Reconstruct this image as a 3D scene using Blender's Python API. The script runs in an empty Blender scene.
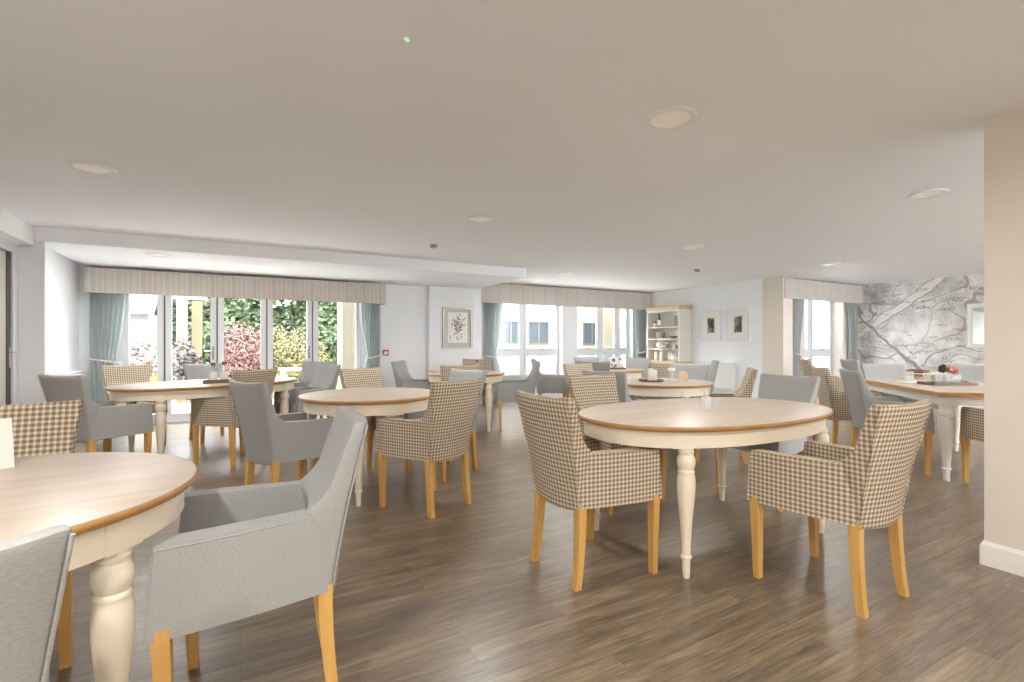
import bpy, bmesh, math, random
from mathutils import Vector, Matrix
PI = math.pi
R = math.radians
random.seed(7)
scn = bpy.context.scene
col = scn.collection

# ------------------------------------------------------------------ materials
def lin(c):
    return tuple(((v/255)/12.92 if v/255 <= .04045 else ((v/255+.055)/1.055)**2.4) for v in c) + (1.0,)

class NT:
    def __init__(s, name):
        s.m = bpy.data.materials.new(name); s.m.use_nodes = True
        s.t = s.m.node_tree; s.n = s.t.nodes; s.l = s.t.links
        s.b = s.n['Principled BSDF']
    def node(s, kind, **kw):
        nd = s.n.new(kind)
        for k, v in kw.items():
            if k.startswith('i_'):
                key = k[2:]
                nd.inputs[int(key) if key.isdigit() else key.replace('_', ' ')].default_value = v
            else: setattr(nd, k, v)
        return nd
    def link(s, a, ao, b, bi): s.l.new(a.outputs[ao], b.inputs[bi])
    def math(s, op, a, b=None, c=None):
        nd = s.n.new('ShaderNodeMath'); nd.operation = op
        for i, v in enumerate((a, b, c)):
            if v is None: continue
            if isinstance(v, (int, float)): nd.inputs[i].default_value = v
            else: s.l.new(v, nd.inputs[i])
        return nd.outputs[0]
    def mix(s, f, a, b, blend='MIX'):
        nd = s.n.new('ShaderNodeMix'); nd.data_type = 'RGBA'; nd.blend_type = blend
        for i, v in ((0, f), (6, a), (7, b)):
            if isinstance(v, (int, float, tuple)): nd.inputs[i].default_value = v
            else: s.l.new(v, nd.inputs[i])
        return nd.outputs[2]

def plain(name, rgb, rough=.5, metal=0., spec=.5, noise=0., scale=8., bump=0., coat=0.):
    s = NT(name)
    c = lin(rgb)
    s.b.inputs['Base Color'].default_value = c
    s.b.inputs['Roughness'].default_value = rough
    s.b.inputs['Metallic'].default_value = metal
    s.b.inputs['Specular IOR Level'].default_value = spec
    s.b.inputs['Coat Weight'].default_value = coat
    if noise or bump:
        tc = s.node('ShaderNodeTexCoord')
        nz = s.node('ShaderNodeTexNoise', i_Scale=scale, i_Detail=4.)
        s.link(tc, 'Object', nz, 'Vector')
        if noise:
            d = tuple(max(0, v*(1-noise)) for v in c[:3]) + (1,)
            u = tuple(min(1, v*(1+noise)) for v in c[:3]) + (1,)
            s.l.new(s.mix(nz.outputs[0], d, u), s.b.inputs['Base Color'])
        if bump:
            bp = s.node('ShaderNodeBump', i_Strength=bump, i_Distance=.01)
            s.link(nz, 0, bp, 'Height'); s.link(bp, 0, s.b, 'Normal')
    return s.m

def wood(name, c1, c2, rough=.35, axis=2, scale=14., stretch=.08, spec=.5, coat=0.):
    s = NT(name)
    tc = s.node('ShaderNodeTexCoord'); mp = s.node('ShaderNodeMapping')
    sc = [scale]*3; sc[axis] = scale*stretch
    mp.inputs['Scale'].default_value = sc
    s.link(tc, 'Object', mp, 'Vector')
    nz = s.node('ShaderNodeTexNoise', i_Scale=1.6, i_Detail=6., i_Roughness=.62, i_Distortion=.5)
    s.link(mp, 0, nz, 'Vector')
    rp = s.node('ShaderNodeValToRGB')
    rp.color_ramp.elements[0].position = .3; rp.color_ramp.elements[0].color = lin(c1)
    rp.color_ramp.elements[1].position = .7; rp.color_ramp.elements[1].color = lin(c2)
    s.link(nz, 0, rp, 0); s.link(rp, 0, s.b, 'Base Color')
    s.b.inputs['Roughness'].default_value = rough
    s.b.inputs['Specular IOR Level'].default_value = spec
    s.b.inputs['Coat Weight'].default_value = coat
    s.b.inputs['Coat Roughness'].default_value = .2
    return s.m

def gingham_mat():
    s = NT('gingham_cloth')
    uv = s.node('ShaderNodeUVMap', uv_map='UVMap')
    sp = s.node('ShaderNodeSeparateXYZ'); s.link(uv, 0, sp, 0)
    def band(o):
        f = s.math('FRACT', s.math('DIVIDE', sp.outputs[o], .0215))
        return s.math('LESS_THAN', f, .56)
    a, b = band(0), band(1)
    tot = s.math('MULTIPLY', s.math('ADD', a, b), .5)
    rp = s.node('ShaderNodeValToRGB'); rp.color_ramp.interpolation = 'CONSTANT'
    e = rp.color_ramp.elements
    e[0].position = 0; e[0].color = lin((224, 216, 201))
    e[1].position = .25; e[1].color = lin((186, 172, 151))
    x = e.new(.75); x.color = lin((138, 121, 99))
    s.l.new(tot, rp.inputs[0]); s.link(rp, 0, s.b, 'Base Color')
    s.b.inputs['Roughness'].default_value = .9
    s.b.inputs['Specular IOR Level'].default_value = .2
    return s.m

def linen_mat(name, rgb):
    s = NT(name)
    uv = s.node('ShaderNodeUVMap', uv_map='UVMap')
    w1 = s.node('ShaderNodeTexNoise', i_Scale=1., i_Detail=3.)
    mp = s.node('ShaderNodeMapping'); mp.inputs['Scale'].default_value = (130, 300, 150)
    s.link(uv, 0, mp, 0); s.link(mp, 0, w1, 'Vector')
    c = lin(rgb)
    s.l.new(s.mix(w1.outputs[0], tuple(v*.7 for v in c[:3])+(1,), tuple(min(1, v*1.3) for v in c[:3])+(1,)), s.b.inputs['Base Color'])
    bp = s.node('ShaderNodeBump', i_Strength=.25, i_Distance=.002)
    s.link(w1, 0, bp, 'Height'); s.link(bp, 0, s.b, 'Normal')
    s.b.inputs['Roughness'].default_value = .92
    s.b.inputs['Specular IOR Level'].default_value = .2
    return s.m

def stripe_mat(name):
    # woven valance stripes along object X (UV x in metres)
    s = NT(name)
    uv = s.node('ShaderNodeUVMap', uv_map='UVMap')
    sp = s.node('ShaderNodeSeparateXYZ'); s.link(uv, 0, sp, 0)
    f = s.math('FRACT', s.math('DIVIDE', sp.outputs[0], .27))
    rp = s.node('ShaderNodeValToRGB'); rp.color_ramp.interpolation = 'CONSTANT'
    e = rp.color_ramp.elements
    cols = [(0, (204, 195, 186)), (.17, (222, 217, 210)), (.20, (192, 191, 187)), (.42, (218, 213, 206)), (.45, (205, 194, 185)), (.68, (222, 217, 211)), (.71, (197, 193, 188)), (.86, (210, 200, 191))]
    e[0].position = 0; e[0].color = lin(cols[0][1]); e[1].position = cols[1][0]; e[1].color = lin(cols[1][1])
    for p, c in cols[2:]:
        x = e.new(p); x.color = lin(c)
    s.l.new(f, rp.inputs[0]); s.link(rp, 0, s.b, 'Base Color')
    s.b.inputs['Roughness'].default_value = .9
    return s.m

def floor_mat():
    s = NT('vinyl_plank_floor')
    tc = s.node('ShaderNodeTexCoord')
    br = s.node('ShaderNodeTexBrick', offset=.37, offset_frequency=2)
    br.inputs['Scale'].default_value = 1.
    br.inputs['Brick Width'].default_value = 1.22
    br.inputs['Row Height'].default_value = .102
    br.inputs['Mortar Size'].default_value = .0012
    br.inputs['Mortar Smooth'].default_value = .2
    br.inputs['Bias'].default_value = 0.
    br.inputs['Color1'].default_value = (0, 0, 0, 1); br.inputs['Color2'].default_value = (1, 1, 1, 1)
    br.inputs['Mortar'].default_value = (.5, .5, .5, 1)
    s.link(tc, 'Object', br, 'Vector')
    sp = s.node('ShaderNodeSeparateColor'); s.link(br, 'Color', sp, 0)
    mp = s.node('ShaderNodeMapping'); mp.inputs['Scale'].default_value = (1.2, 11, 1)
    # shift the grain per plank
    cmb = s.node('ShaderNodeCombineXYZ'); s.l.new(s.math('MULTIPLY', sp.outputs[0], 37.), cmb.inputs[0]); s.l.new(s.math('MULTIPLY', sp.outputs[0], 11.), cmb.inputs[2])
    ad = s.node('ShaderNodeVectorMath', operation='ADD'); s.link(tc, 'Object', ad, 0); s.link(cmb, 0, ad, 1); s.link(ad, 0, mp, 0)
    g1 = s.node('ShaderNodeTexNoise', i_Scale=2.2, i_Detail=8., i_Roughness=.66, i_Distortion=.6); s.link(mp, 0, g1, 'Vector')
    rp = s.node('ShaderNodeValToRGB'); e = rp.color_ramp.elements
    e[0].position = .24; e[0].color = lin((88, 78, 67))
    e[1].position = .78; e[1].color = lin((156, 140, 119))
    x = e.new(.5); x.color = lin((121, 107, 90))
    s.link(g1, 0, rp, 0)
    tone = s.mix(sp.outputs[0], (.80, .80, .81, 1), (1.2, 1.18, 1.14, 1))
    c = s.mix(1., rp.outputs[0], tone, 'MULTIPLY')
    mf = s.node('ShaderNodeMapping'); mf.inputs['Scale'].default_value = (3.5, 75, 1); s.link(ad, 0, mf, 0)
    fine = s.node('ShaderNodeTexNoise', i_Scale=1.5, i_Detail=5., i_Roughness=.7); s.link(mf, 0, fine, 'Vector')
    fr = s.node('ShaderNodeValToRGB'); fr.color_ramp.elements[0].position = .32; fr.color_ramp.elements[0].color = (.62, .6, .58, 1)
    fr.color_ramp.elements[1].position = .55; fr.color_ramp.elements[1].color = (1.08, 1.07, 1.05, 1); s.link(fine, 0, fr, 0)
    c = s.mix(1., c, fr.outputs[0], 'MULTIPLY')
    kn = s.node('ShaderNodeTexNoise', i_Scale=3.2, i_Detail=3.); s.link(ad, 0, kn, 'Vector')
    kr = s.node('ShaderNodeValToRGB'); kr.color_ramp.elements[0].position = .58; kr.color_ramp.elements[0].color = (0, 0, 0, 1)
    kr.color_ramp.elements[1].position = .78; kr.color_ramp.elements[1].color = (1, 1, 1, 1); s.link(kn, 0, kr, 0)
    c = s.mix(s.math('MULTIPLY', kr.outputs[0], .6), c, lin((84, 75, 66)))
    c = s.mix(s.math('MULTIPLY', br.outputs['Fac'], .7), c, lin((74, 65, 57)))
    s.l.new(c, s.b.inputs['Base Color'])
    rr = s.node('ShaderNodeMapRange', i_3=.25, i_4=.38); s.link(g1, 0, rr, 0); s.link(rr, 0, s.b, 'Roughness')
    bp = s.node('ShaderNodeBump', i_Strength=.08, i_Distance=.003); s.link(g1, 0, bp, 'Height')
    b2 = s.node('ShaderNodeBump', i_Strength=.5, i_Distance=.002, invert=True); s.link(br, 'Fac', b2, 'Height'); s.link(bp, 0, b2, 'Normal')
    s.link(b2, 0, s.b, 'Normal')
    s.b.inputs['Specular IOR Level'].default_value = .6
    s.b.inputs['Coat Weight'].default_value = .2; s.b.inputs['Coat Roughness'].default_value = .3
    return s.m

def map_mat():
    # old printed map covering the wall; Object Y runs along the wall, Z up
    s = NT('map_mural_paper')
    tc = s.node('ShaderNodeTexCoord')
    n0 = s.node('ShaderNodeTexNoise', i_Scale=1.3, i_Detail=8., i_Roughness=.7); s.link(tc, 'Object', n0, 'Vector')
    mrn = s.node('ShaderNodeMapRange', i_1=.33, i_2=.62); s.link(n0, 0, mrn, 0)
    base = s.mix(mrn.outputs[0], lin((158, 153, 150)), lin((255, 254, 252)))
    n1 = s.node('ShaderNodeTexNoise', i_Scale=.9, i_Detail=3.); s.link(tc, 'Object', n1, 'Vector')
    warp = s.node('ShaderNodeMix', data_type='VECTOR'); warp.inputs[0].default_value = .25
    s.l.new(tc.outputs['Object'], warp.inputs[4]); s.l.new(n1.outputs[1], warp.inputs[5])
    def roads(scale, width, color, f):
        global_base = f
        v = s.node('ShaderNodeTexVoronoi', feature='DISTANCE_TO_EDGE', i_Scale=scale); s.l.new(warp.outputs[1], v.inputs['Vector'])
        m = s.math('LESS_THAN', v.outputs[0], width)
        return s.mix(s.math('MULTIPLY', m, .75), global_base, color)
    n3 = s.node('ShaderNodeTexNoise', i_Scale=.8, i_Detail=2.5, i_Roughness=.45); s.link(tc, 'Object', n3, 'Vector')
    for lv, wd, op in ((.44, .0035, .6), (.52, .005, .7), (.60, .0035, .6)):
        m = s.math('LESS_THAN', s.math('ABSOLUTE', s.math('SUBTRACT', n3.outputs[0], lv)), wd)
        base = s.mix(s.math('MULTIPLY', m, op), base, lin((150, 145, 142)))
    v = s.node('ShaderNodeTexVoronoi', feature='DISTANCE_TO_EDGE', i_Scale=2.6); s.l.new(warp.outputs[1], v.inputs['Vector'])
    base = s.mix(s.math('MULTIPLY', s.math('LESS_THAN', v.outputs[0], .008), .45), base, lin((160, 155, 152)))
    # long pale diagonal road with dark edges
    sp = s.node('ShaderNodeSeparateXYZ'); s.l.new(tc.outputs['Object'], sp.inputs[0])
    wob = s.math('MULTIPLY', s.math('SUBTRACT', n1.outputs[0], .5), .5)
    dist = s.math('ABSOLUTE', s.math('ADD', s.math('ADD', s.math('ADD', s.math('MULTIPLY', sp.outputs[1], .62), s.math('MULTIPLY', sp.outputs[2], .75)), -4.26), wob))
    base = s.mix(s.math('LESS_THAN', dist, .06), base, lin((160, 154, 150)))
    base = s.mix(s.math('LESS_THAN', dist, .05), base, lin((238, 235, 231)))
    d2 = s.math('ABSOLUTE', s.math('ADD', s.math('ADD', s.math('SUBTRACT', s.math('MULTIPLY', sp.outputs[1], .7), s.math('MULTIPLY', sp.outputs[2], .7)), -2.5), wob))
    base = s.mix(s.math('LESS_THAN', d2, .02), base, lin((168, 163, 160)))
    # place-name like flecks of ink
    mp = s.node('ShaderNodeMapping'); mp.inputs['Scale'].default_value = (1, 30, 55); s.link(tc, 'Object', mp, 0)
    ink = s.node('ShaderNodeTexNoise', i_Scale=1., i_Detail=2.); s.link(mp, 0, ink, 'Vector')
    mp2 = s.node('ShaderNodeMapping'); mp2.inputs['Scale'].default_value = (1, 2.2, 13); s.link(tc, 'Object', mp2, 0)
    msk = s.node('ShaderNodeTexNoise', i_Scale=1., i_Detail=1.); s.link(mp2, 0, msk, 'Vector')
    m = s.math('MULTIPLY', s.math('GREATER_THAN', ink.outputs[0], .53), s.math('GREATER_THAN', msk.outputs[0], .61))
    base = s.mix(s.math('MULTIPLY', m, .65), base, lin((112, 108, 106)))
    s.l.new(base, s.b.inputs['Base Color']); s.b.inputs['Roughness'].default_value = .8
    return s.m

def glass_mat(name, tint=(1, 1, 1, 1), refl=.1, body=0):
    s = NT(name)
    s.n.remove(s.b)
    out = [n for n in s.n if n.type == 'OUTPUT_MATERIAL'][0]
    tr = s.node('ShaderNodeBsdfTransparent', i_Color=tint)
    gl = s.node('ShaderNodeBsdfGlossy', i_Roughness=.02)
    fr = s.node('ShaderNodeLayerWeight', i_Blend=.5)
    mx = s.node('ShaderNodeMixShader')
    f = s.math('ADD', s.math('MULTIPLY', s.math('POWER', fr.outputs[1], 5.), .5), refl*.25)
    s.l.new(f, mx.inputs[0]); s.link(tr, 0, mx, 1); s.link(gl, 0, mx, 2)
    if body:
        df = s.node('ShaderNodeBsdfDiffuse', i_Color=(.9, .92, .92, 1)); m2 = s.node('ShaderNodeMixShader', i_0=body)
        s.link(mx, 0, m2, 1); s.link(df, 0, m2, 2); mx = m2
    s.link(mx, 0, out, 0)
    return s.m

def cloth_mat(name, rgb):
    s = NT(name)
    out = [n for n in s.n if n.type == 'OUTPUT_MATERIAL'][0]
    c = lin(rgb); s.b.inputs['Base Color'].default_value = c; s.b.inputs['Roughness'].default_value = .95
    tl = s.node('ShaderNodeBsdfTranslucent', i_Color=c); mx = s.node('ShaderNodeMixShader', i_0=.4)
    s.link(s.b, 0, mx, 1); s.link(tl, 0, mx, 2); s.link(mx, 0, out, 0)
    return s.m

def leaf_mat(name, a, b):
    s = NT(name)
    g = s.node('ShaderNodeTexCoord')
    nz = s.node('ShaderNodeTexNoise', i_Scale=3., i_Detail=5.); s.link(g, 'Object', nz, 'Vector')
    rp = s.node('ShaderNodeValToRGB'); rp.color_ramp.elements[0].position = .35; rp.color_ramp.elements[1].position = .65
    rp.color_ramp.elements[0].color = tuple(v*.36 for v in lin(a)[:3])+(1,); rp.color_ramp.elements[1].color = tuple(v*.36 for v in lin(b)[:3])+(1,)
    s.link(nz, 0, rp, 0); s.link(rp, 0, s.b, 'Base Color'); s.b.inputs['Roughness'].default_value = .7
    return s.m

M = dict(
    floor=floor_mat(), map=map_mat(), gingham=gingham_mat(), stripe=stripe_mat('striped_valance_cloth'),
    linen=linen_mat('grey_linen', (170, 172, 170)),
    wall=plain('white_wall_paint', (238, 241, 245), .85, noise=.015, scale=3),
    wall_beige=plain('pillar_wall_paint', (226, 218, 208), .85, noise=.015, scale=3),
    ceil=plain('ceiling_paint', (243, 245, 249), .9, noise=.012, scale=1.2),
    trimw=plain('white_trim_paint', (238, 236, 232), .45),
    upvc=plain('white_window_frame', (228, 231, 236), .35),
    gasket=plain('dark_gasket', (96, 102, 112), .5),
    oak=wood('oak_leg', (206, 158, 84), (226, 182, 110), .4, 2, 20, .06),
    oaktop=wood('table_oak_top', (190, 173, 155), (207, 192, 175), .40, 0, 10, .07, coat=.1),  # same oak as the edge; paler because window reflection is put into the colour
    oakedge=wood('table_oak_edge', (168, 122, 66), (192, 146, 86), .35, 0, 10, .07),
    oakpale=wood('dresser_pale_oak', (198, 176, 140), (214, 194, 160), .4, 1, 10, .07),
    cream=plain('cream_paint', (241, 231, 210), .42, noise=.01, scale=4),
    creamgrey=plain('pale_stone_paint', (232, 228, 220), .42, noise=.01, scale=4),
    curtain=cloth_mat('duck_egg_curtain', (220, 225, 226)),
    liner=cloth_mat('cream_curtain_lining', (226, 216, 196)),
    rope=plain('white_tieback_cloth', (232, 232, 228), .8),
    metal=plain('brushed_metal', (170, 172, 174), .3, 1.),
    steel=plain('chrome_metal', (205, 205, 205), .15, 1.),
    darkmetal=plain('dark_metal', (88, 84, 80), .45, .3),
    doorgrey=plain('pale_door_laminate', (205, 200, 196), .5),
    black=plain('dark_glide', (60, 54, 50), .6),
    tray=wood('dark_tray_wood', (98, 78, 62), (134, 108, 86), .45, 0, 16, .1),
    glass=glass_mat('window_glass'),
    pglass=glass_mat('picture_glass', refl=0),
    tglass=glass_mat('drinking_glass', (.97, .98, .98, 1), .3, .2),
    china=plain('white_china', (240, 238, 233), .25),
    bottle=plain('bottle_dark_glass', (52, 56, 50), .15),
    brown=plain('brown_stopper', (112, 86, 68), .6),
    silver=plain('silver_leaf_frame', (178, 174, 162), .4, .35),
    mat=plain('picture_mount', (240, 238, 234), .8),
    matgrey=plain('picture_mount_grey', (188, 184, 175), .8),
    ink=plain('print_ink', (140, 136, 136), .8),
    inkdark=plain('print_ink_dark', (112, 110, 112), .8),
    mirror=plain('mirror_silver', (238, 244, 242), .03, 1.),
    red=plain('red_plastic', (186, 62, 62), .4),
    whiteplastic=plain('white_plastic', (238, 238, 236), .35),
    basket=plain('grey_basket', (168, 160, 154), .9, noise=.3, scale=60),
    linenwarm=plain('folded_card', (236, 226, 206), .7),
    peach=plain('peach_disc_wood', (226, 206, 176), .6),
    pink=plain('pink_petal', (222, 160, 150), .7), yellow=plain('yellow_petal', (160, 142, 50), .7),
    render=plain('cream_render', (140, 131, 114), .9, noise=.02, scale=2),
    renderw=plain('pale_render', (108, 109, 110), .9, noise=.02, scale=2),
    extglass=plain('dark_window_glass', (52, 60, 66), .12),
    timber=wood('pergola_timber', (100, 87, 60), (112, 99, 72), .7, 2, 8, .1),
    roofgrey=plain('pale_roof_slate', (96, 98, 102), .8, noise=.1, scale=20),
    patio=plain('patio_paving', (222, 218, 210), .85, noise=.06, scale=4),
    lawn=plain('lawn_grass', (82, 98, 50), .9, noise=.25, scale=12),
    bark=plain('tree_bark', (110, 94, 78), .9, noise=.2, scale=20),
    rattan=plain('pale_rattan', (140, 137, 134), .7, noise=.15, scale=60),
    leafg=leaf_mat('green_leaves', (55, 81, 39), (92, 117, 68)),
    leafd=leaf_mat('deep_green_leaves', (48, 73, 43), (80, 105, 68)),
    leafp=leaf_mat('pink_leaves', (135, 73, 76), (155, 112, 105)),
    leafy=leaf_mat('yellow_green_leaves', (135, 125, 60), (154, 141, 92)),
    leafo=leaf_mat('dusky_leaves', (79, 68, 72), (125, 116, 116)),
    blossom=leaf_mat('pale_blossom_leaves', (129, 99, 79), (158, 150, 143)),
)
def emis(name, rgb, st):
    s = NT(name)
    s.b.inputs['Base Color'].default_value = lin(rgb)
    s.b.inputs['Emission Color'].default_value = lin(rgb)
    s.b.inputs['Emission Strength'].default_value = st
    return s.m
M['lampface'] = emis('downlight_diffuser', (255, 250, 242), .015)
M['led'] = emis('green_led', (70, 255, 110), .9)

# ------------------------------------------------------------------ mesh helpers
def uv_box(bm, sc=1.0):
    uv = bm.loops.layers.uv.new('UVMap')
    for f in bm.faces:
        n = f.normal
        a = max(range(3), key=lambda i: abs(n[i]) * (1.15 if i != 2 else 1.))
        for lp in f.loops:
            c = lp.vert.co
            lp[uv].uv = ((c.y, c.z), (c.x, c.z), (c.x, c.y))[a]

def obj(name, bm, mat, parent=None, smooth=35, bevel=0, seg=2):
    if bevel:
        ed = [e for e in bm.edges if len(e.link_faces) == 2 and e.calc_face_angle(0) > R(38)]
        bmesh.ops.bevel(bm, geom=ed, offset=bevel, segments=seg, profile=.5, affect='EDGES', clamp_overlap=True)
    bmesh.ops.recalc_face_normals(bm, faces=bm.faces[:])
    bm.normal_update()
    uv_box(bm)
    if smooth:
        for f in bm.faces: f.smooth = True
        for e in bm.edges:
            if len(e.link_faces) == 2 and e.calc_face_angle(0) > R(smooth): e.smooth = False
    me = bpy.data.meshes.new(name); bm.to_mesh(me); bm.free()
    for m in (mat if isinstance(mat, (list, tuple)) else [mat]): me.materials.append(m)
    o = bpy.data.objects.new(name, me); col.objects.link(o)
    if parent is not None: o.parent = parent
    return o

def box(bm, x0, x1, y0, y1, z0, z1, mi=0):
    v = [bm.verts.new(p) for p in ((x0, y0, z0), (x1, y0, z0), (x1, y1, z0), (x0, y1, z0), (x0, y0, z1), (x1, y0, z1), (x1, y1, z1), (x0, y1, z1))]
    fs = []
    for q in ((3, 2, 1, 0), (4, 5, 6, 7), (0, 1, 5, 4), (1, 2, 6, 5), (2, 3, 7, 6), (3, 0, 4, 7)):
        f = bm.faces.new([v[i] for i in q]); f.material_index = mi; fs.append(f)
    return v

def hexa(bm, pts):
    v = [bm.verts.new(p) for p in pts]
    for q in ((3, 2, 1, 0), (4, 5, 6, 7), (0, 1, 5, 4), (1, 2, 6, 5), (2, 3, 7, 6), (3, 0, 4, 7)):
        bm.faces.new([v[i] for i in q])

def lathe(bm, prof, cx=0, cy=0, z0=0, n=20, cap=True, mi=0):
    rings = []
    for r, z in prof:
        rings.append([bm.verts.new((cx + r*math.cos(2*PI*k/n), cy + r*math.sin(2*PI*k/n), z0 + z)) for k in range(n)])
    for a, b in zip(rings, rings[1:]):
        for k in range(n):
            f = bm.faces.new((a[k], a[(k+1) % n], b[(k+1) % n], b[k])); f.material_index = mi
    if cap:
        if prof[0][0] > 1e-6: bm.faces.new(rings[0][::-1]).material_index = mi
        if prof[-1][0] > 1e-6: bm.faces.new(rings[-1]).material_index = mi
    return rings

def loft(bm, rings, cap=True, close=True):
    vr = [[bm.verts.new(p) for p in r] for r in rings]
    n = len(vr[0])
    for a, b in zip(vr, vr[1:]):
        for k in range(n if close else n-1):
            bm.faces.new((a[k], a[(k+1) % n], b[(k+1) % n], b[k]))
    if cap: bm.faces.new(vr[0][::-1]); bm.faces.new(vr[-1])

def tube(bm, pts, r, n=8, mi=0):
    pts = [Vector(p) for p in pts]
    rings = []
    for i, p in enumerate(pts):
        t = (pts[min(i+1, len(pts)-1)] - pts[max(i-1, 0)]).normalized()
        a = t.cross(Vector((0, 0, 1)) if abs(t.z) < .9 else Vector((1, 0, 0))).normalized()
        b = t.cross(a)
        rings.append([p + (a*math.cos(2*PI*k/n) + b*math.sin(2*PI*k/n))*r for k in range(n)])
    loft(bm, rings)

def empty(name, loc, rz=0.):
    o = bpy.data.objects.new(name, None); col.objects.link(o)
    o.location = loc; o.rotation_euler = (0, 0, rz); o.empty_display_size = .1
    return o
def tag(o, label, cat, group=None, kind=None):
    o['label'] = label; o['category'] = cat
    if group: o['group'] = group
    if kind: o['kind'] = kind
    return o
def struct(name, bm, mat, bevel=0, label=None, **kw):
    o = obj(name, bm, mat, None, bevel=bevel, **kw); o['kind'] = 'structure'
    if label: o['label'] = label
    return o
def sboxes(name, boxes, mat, bevel=0):
    bm = bmesh.new()
    for b in boxes: box(bm, *b)
    return struct(name, bm, mat, bevel)
def copy_tree(o, parent=None):
    c = o.copy(); col.objects.link(c)
    if parent is not None: c.parent = parent
    for ch in [x for x in bpy.data.objects if x.parent == o]: copy_tree(ch, c)
    return c

# ------------------------------------------------------------------ room shell
CZ = 2.355; LZ = 2.205
XL, XR, YB = -2.1, 11.1, -3.6
sboxes('floor', [(XL-.3, XR+.3, YB-.3, 8.95, -.12, 0)], M['floor'])
sboxes('ceiling', [(XL-.3, XR+.3, YB-.3, 9.1, CZ, CZ+.2)], M['ceil'])
sboxes('trim_1', [(-1.83, 3.97, 6.68, 8.62, LZ, CZ)], M['ceil'])['label'] = 'lowered ceiling over the folding doors'
sboxes('trim_2', [(-2.1, -1.83, YB, 6.68, 2.155, CZ)], M['ceil'])['label'] = 'boxed bulkhead above the left sliding door'
# left wall: wall strip behind camera, sliding door, nib, bay wall
sboxes('wall_left', [(-2.35, -1.96, YB, 3.0, 0, 2.155), (-2.35, -1.75, 6.70, 7.0, 0, CZ), (-2.35, -1.9, 7.0, 8.62, 0, CZ), (-2.35, -2.12, 3.0, 6.7, 0, CZ)], M['wall'])
bm = bmesh.new()
box(bm, -2.10, -1.95, 3.0, 6.70, 2.06, 2.155); box(bm, -2.1, -1.95, 6.58, 6.7, 0, 2.06); box(bm, -2.1, -1.95, 3.0, 3.08, 0, 2.06)
d1 = struct('door_1', bm, M['upvc'], .004); d1['label'] = 'tall sliding door in the left wall'
bm = bmesh.new(); box(bm, -2.05, -1.98, 3.1, 4.85, .01, 2.05); box(bm, -2.03, -1.975, 4.85, 6.485, .01, 2.05); obj('door_leaf', bm, M['doorgrey'], d1, bevel=.003)
bm = bmesh.new(); box(bm, -2.03, -1.968, 6.485, 6.578, .01, 2.05); obj('door_stile', bm, M['darkmetal'], d1, bevel=.003)
bm = bmesh.new(); box(bm, -1.97, -1.955, 6.51, 6.55, .93, 1.12); tube(bm, [(-1.957, 6.53, 1.08), (-1.92, 6.53, 1.08), (-1.915, 6.46, 1.08)], .007); obj('door_handle', bm, M['steel'], d1, bevel=.002)
# window wall (Y ~ 8.6) with the folding door opening and the window-2 opening
DX0, DX1, DZ = -1.50, 1.86, 2.06
sboxes('wall_back', [(-2.35, DX0, 8.6, 8.85, 0, CZ), (DX0, DX1, 8.6, 8.85, DZ, CZ), (DX1, 3.0, 8.6, 8.85, 0, CZ), (3.0, 4.05, 8.5, 8.95, 0, CZ),
    (4.05, 6.15, 8.72, 8.95, 2.2, CZ), (4.05, 4.45, 8.72, 8.95, 0, 2.2), (6.08, 6.47, 8.72, 8.95, 0, CZ), (6.47, 8.08, 8.72, 8.95, 2.2, CZ), (8.08, 8.75, 8.72, 8.95, 0, CZ),
    (4.45, 6.08, 8.72, 8.95, 0, .42), (6.47, 8.08, 8.72, 8.95, 0, .42)], M['wall'])
sboxes('wall_picture', [(8.47, 8.75, 5.7, 8.72, 0, CZ)], M['wall'])
sboxes('wall_recess', [(8.47, 8.75, 5.30, 5.7, 0, CZ), (8.75, 9.3, 5.40, 5.70, 0, CZ), (9.3, 11.35, 5.40, 5.70, 2.15, CZ), (10.62, 11.35, 5.4, 5.7, 0, 2.15), (9.3, 10.62, 5.4, 5.7, 0, .42)], M['wall_beige'])
sboxes('wall_map', [(11.1, 11.35, YB, 5.4, 0, CZ)], M['map'])
sboxes('wall_pillar', [(3.44, 3.62, YB, 1.056, 0, CZ)], M['wall_beige'])
bm = bmesh.new()
pr = [(0, 0), (.014, 0), (.014, .095), (.012, .108), (.008, .112), (.006, .122), (0, .124)]
loft(bm, [[(3.44 - a, y - (0 if y < 0 else -a), z) for a, z in pr] for y in (YB, 1.056)])
loft(bm, [[(x, 1.056 + a, z) for a, z in pr] for x in (3.44, 3.64)])
struct('baseboard_pillar', bm, M['trimw'])
sboxes('baseboard_back', [(DX1+.05, 3.0, 8.585, 8.6, 0, .11), (3.0, 4.05, 8.485, 8.5, 0, .11), (2.985, 3.0, 8.485, 8.6, 0, .11)], M['trimw'], .003)
sboxes('baseboard_picture', [(8.455, 8.47, 5.30, 8.7, 0, .11)], M['trimw'], .003)
sboxes('baseboard_map', [(11.085, 11.1, YB, 5.38, 0, .11)], M['trimw'], .003)
sboxes('baseboard_left', [(-1.9, -1.885, 7.0, 8.58, 0, .11), (-1.96, -1.735, 6.685, 6.7, 0, .11)], M['trimw'], .003)
# unseen wall behind the camera, its openings added to let daylight in
sboxes('wall_front', [(-2.35, 11.35, YB-.2, YB, 2.2, CZ), (-2.35, 11.35, YB-.2, YB, 0, 1.0)] + [(a, b, YB-.2, YB, 1.0, 2.2) for a, b in ((-2.35, 4.6), (6.2, 8.0))], M['wall_beige'])

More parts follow.
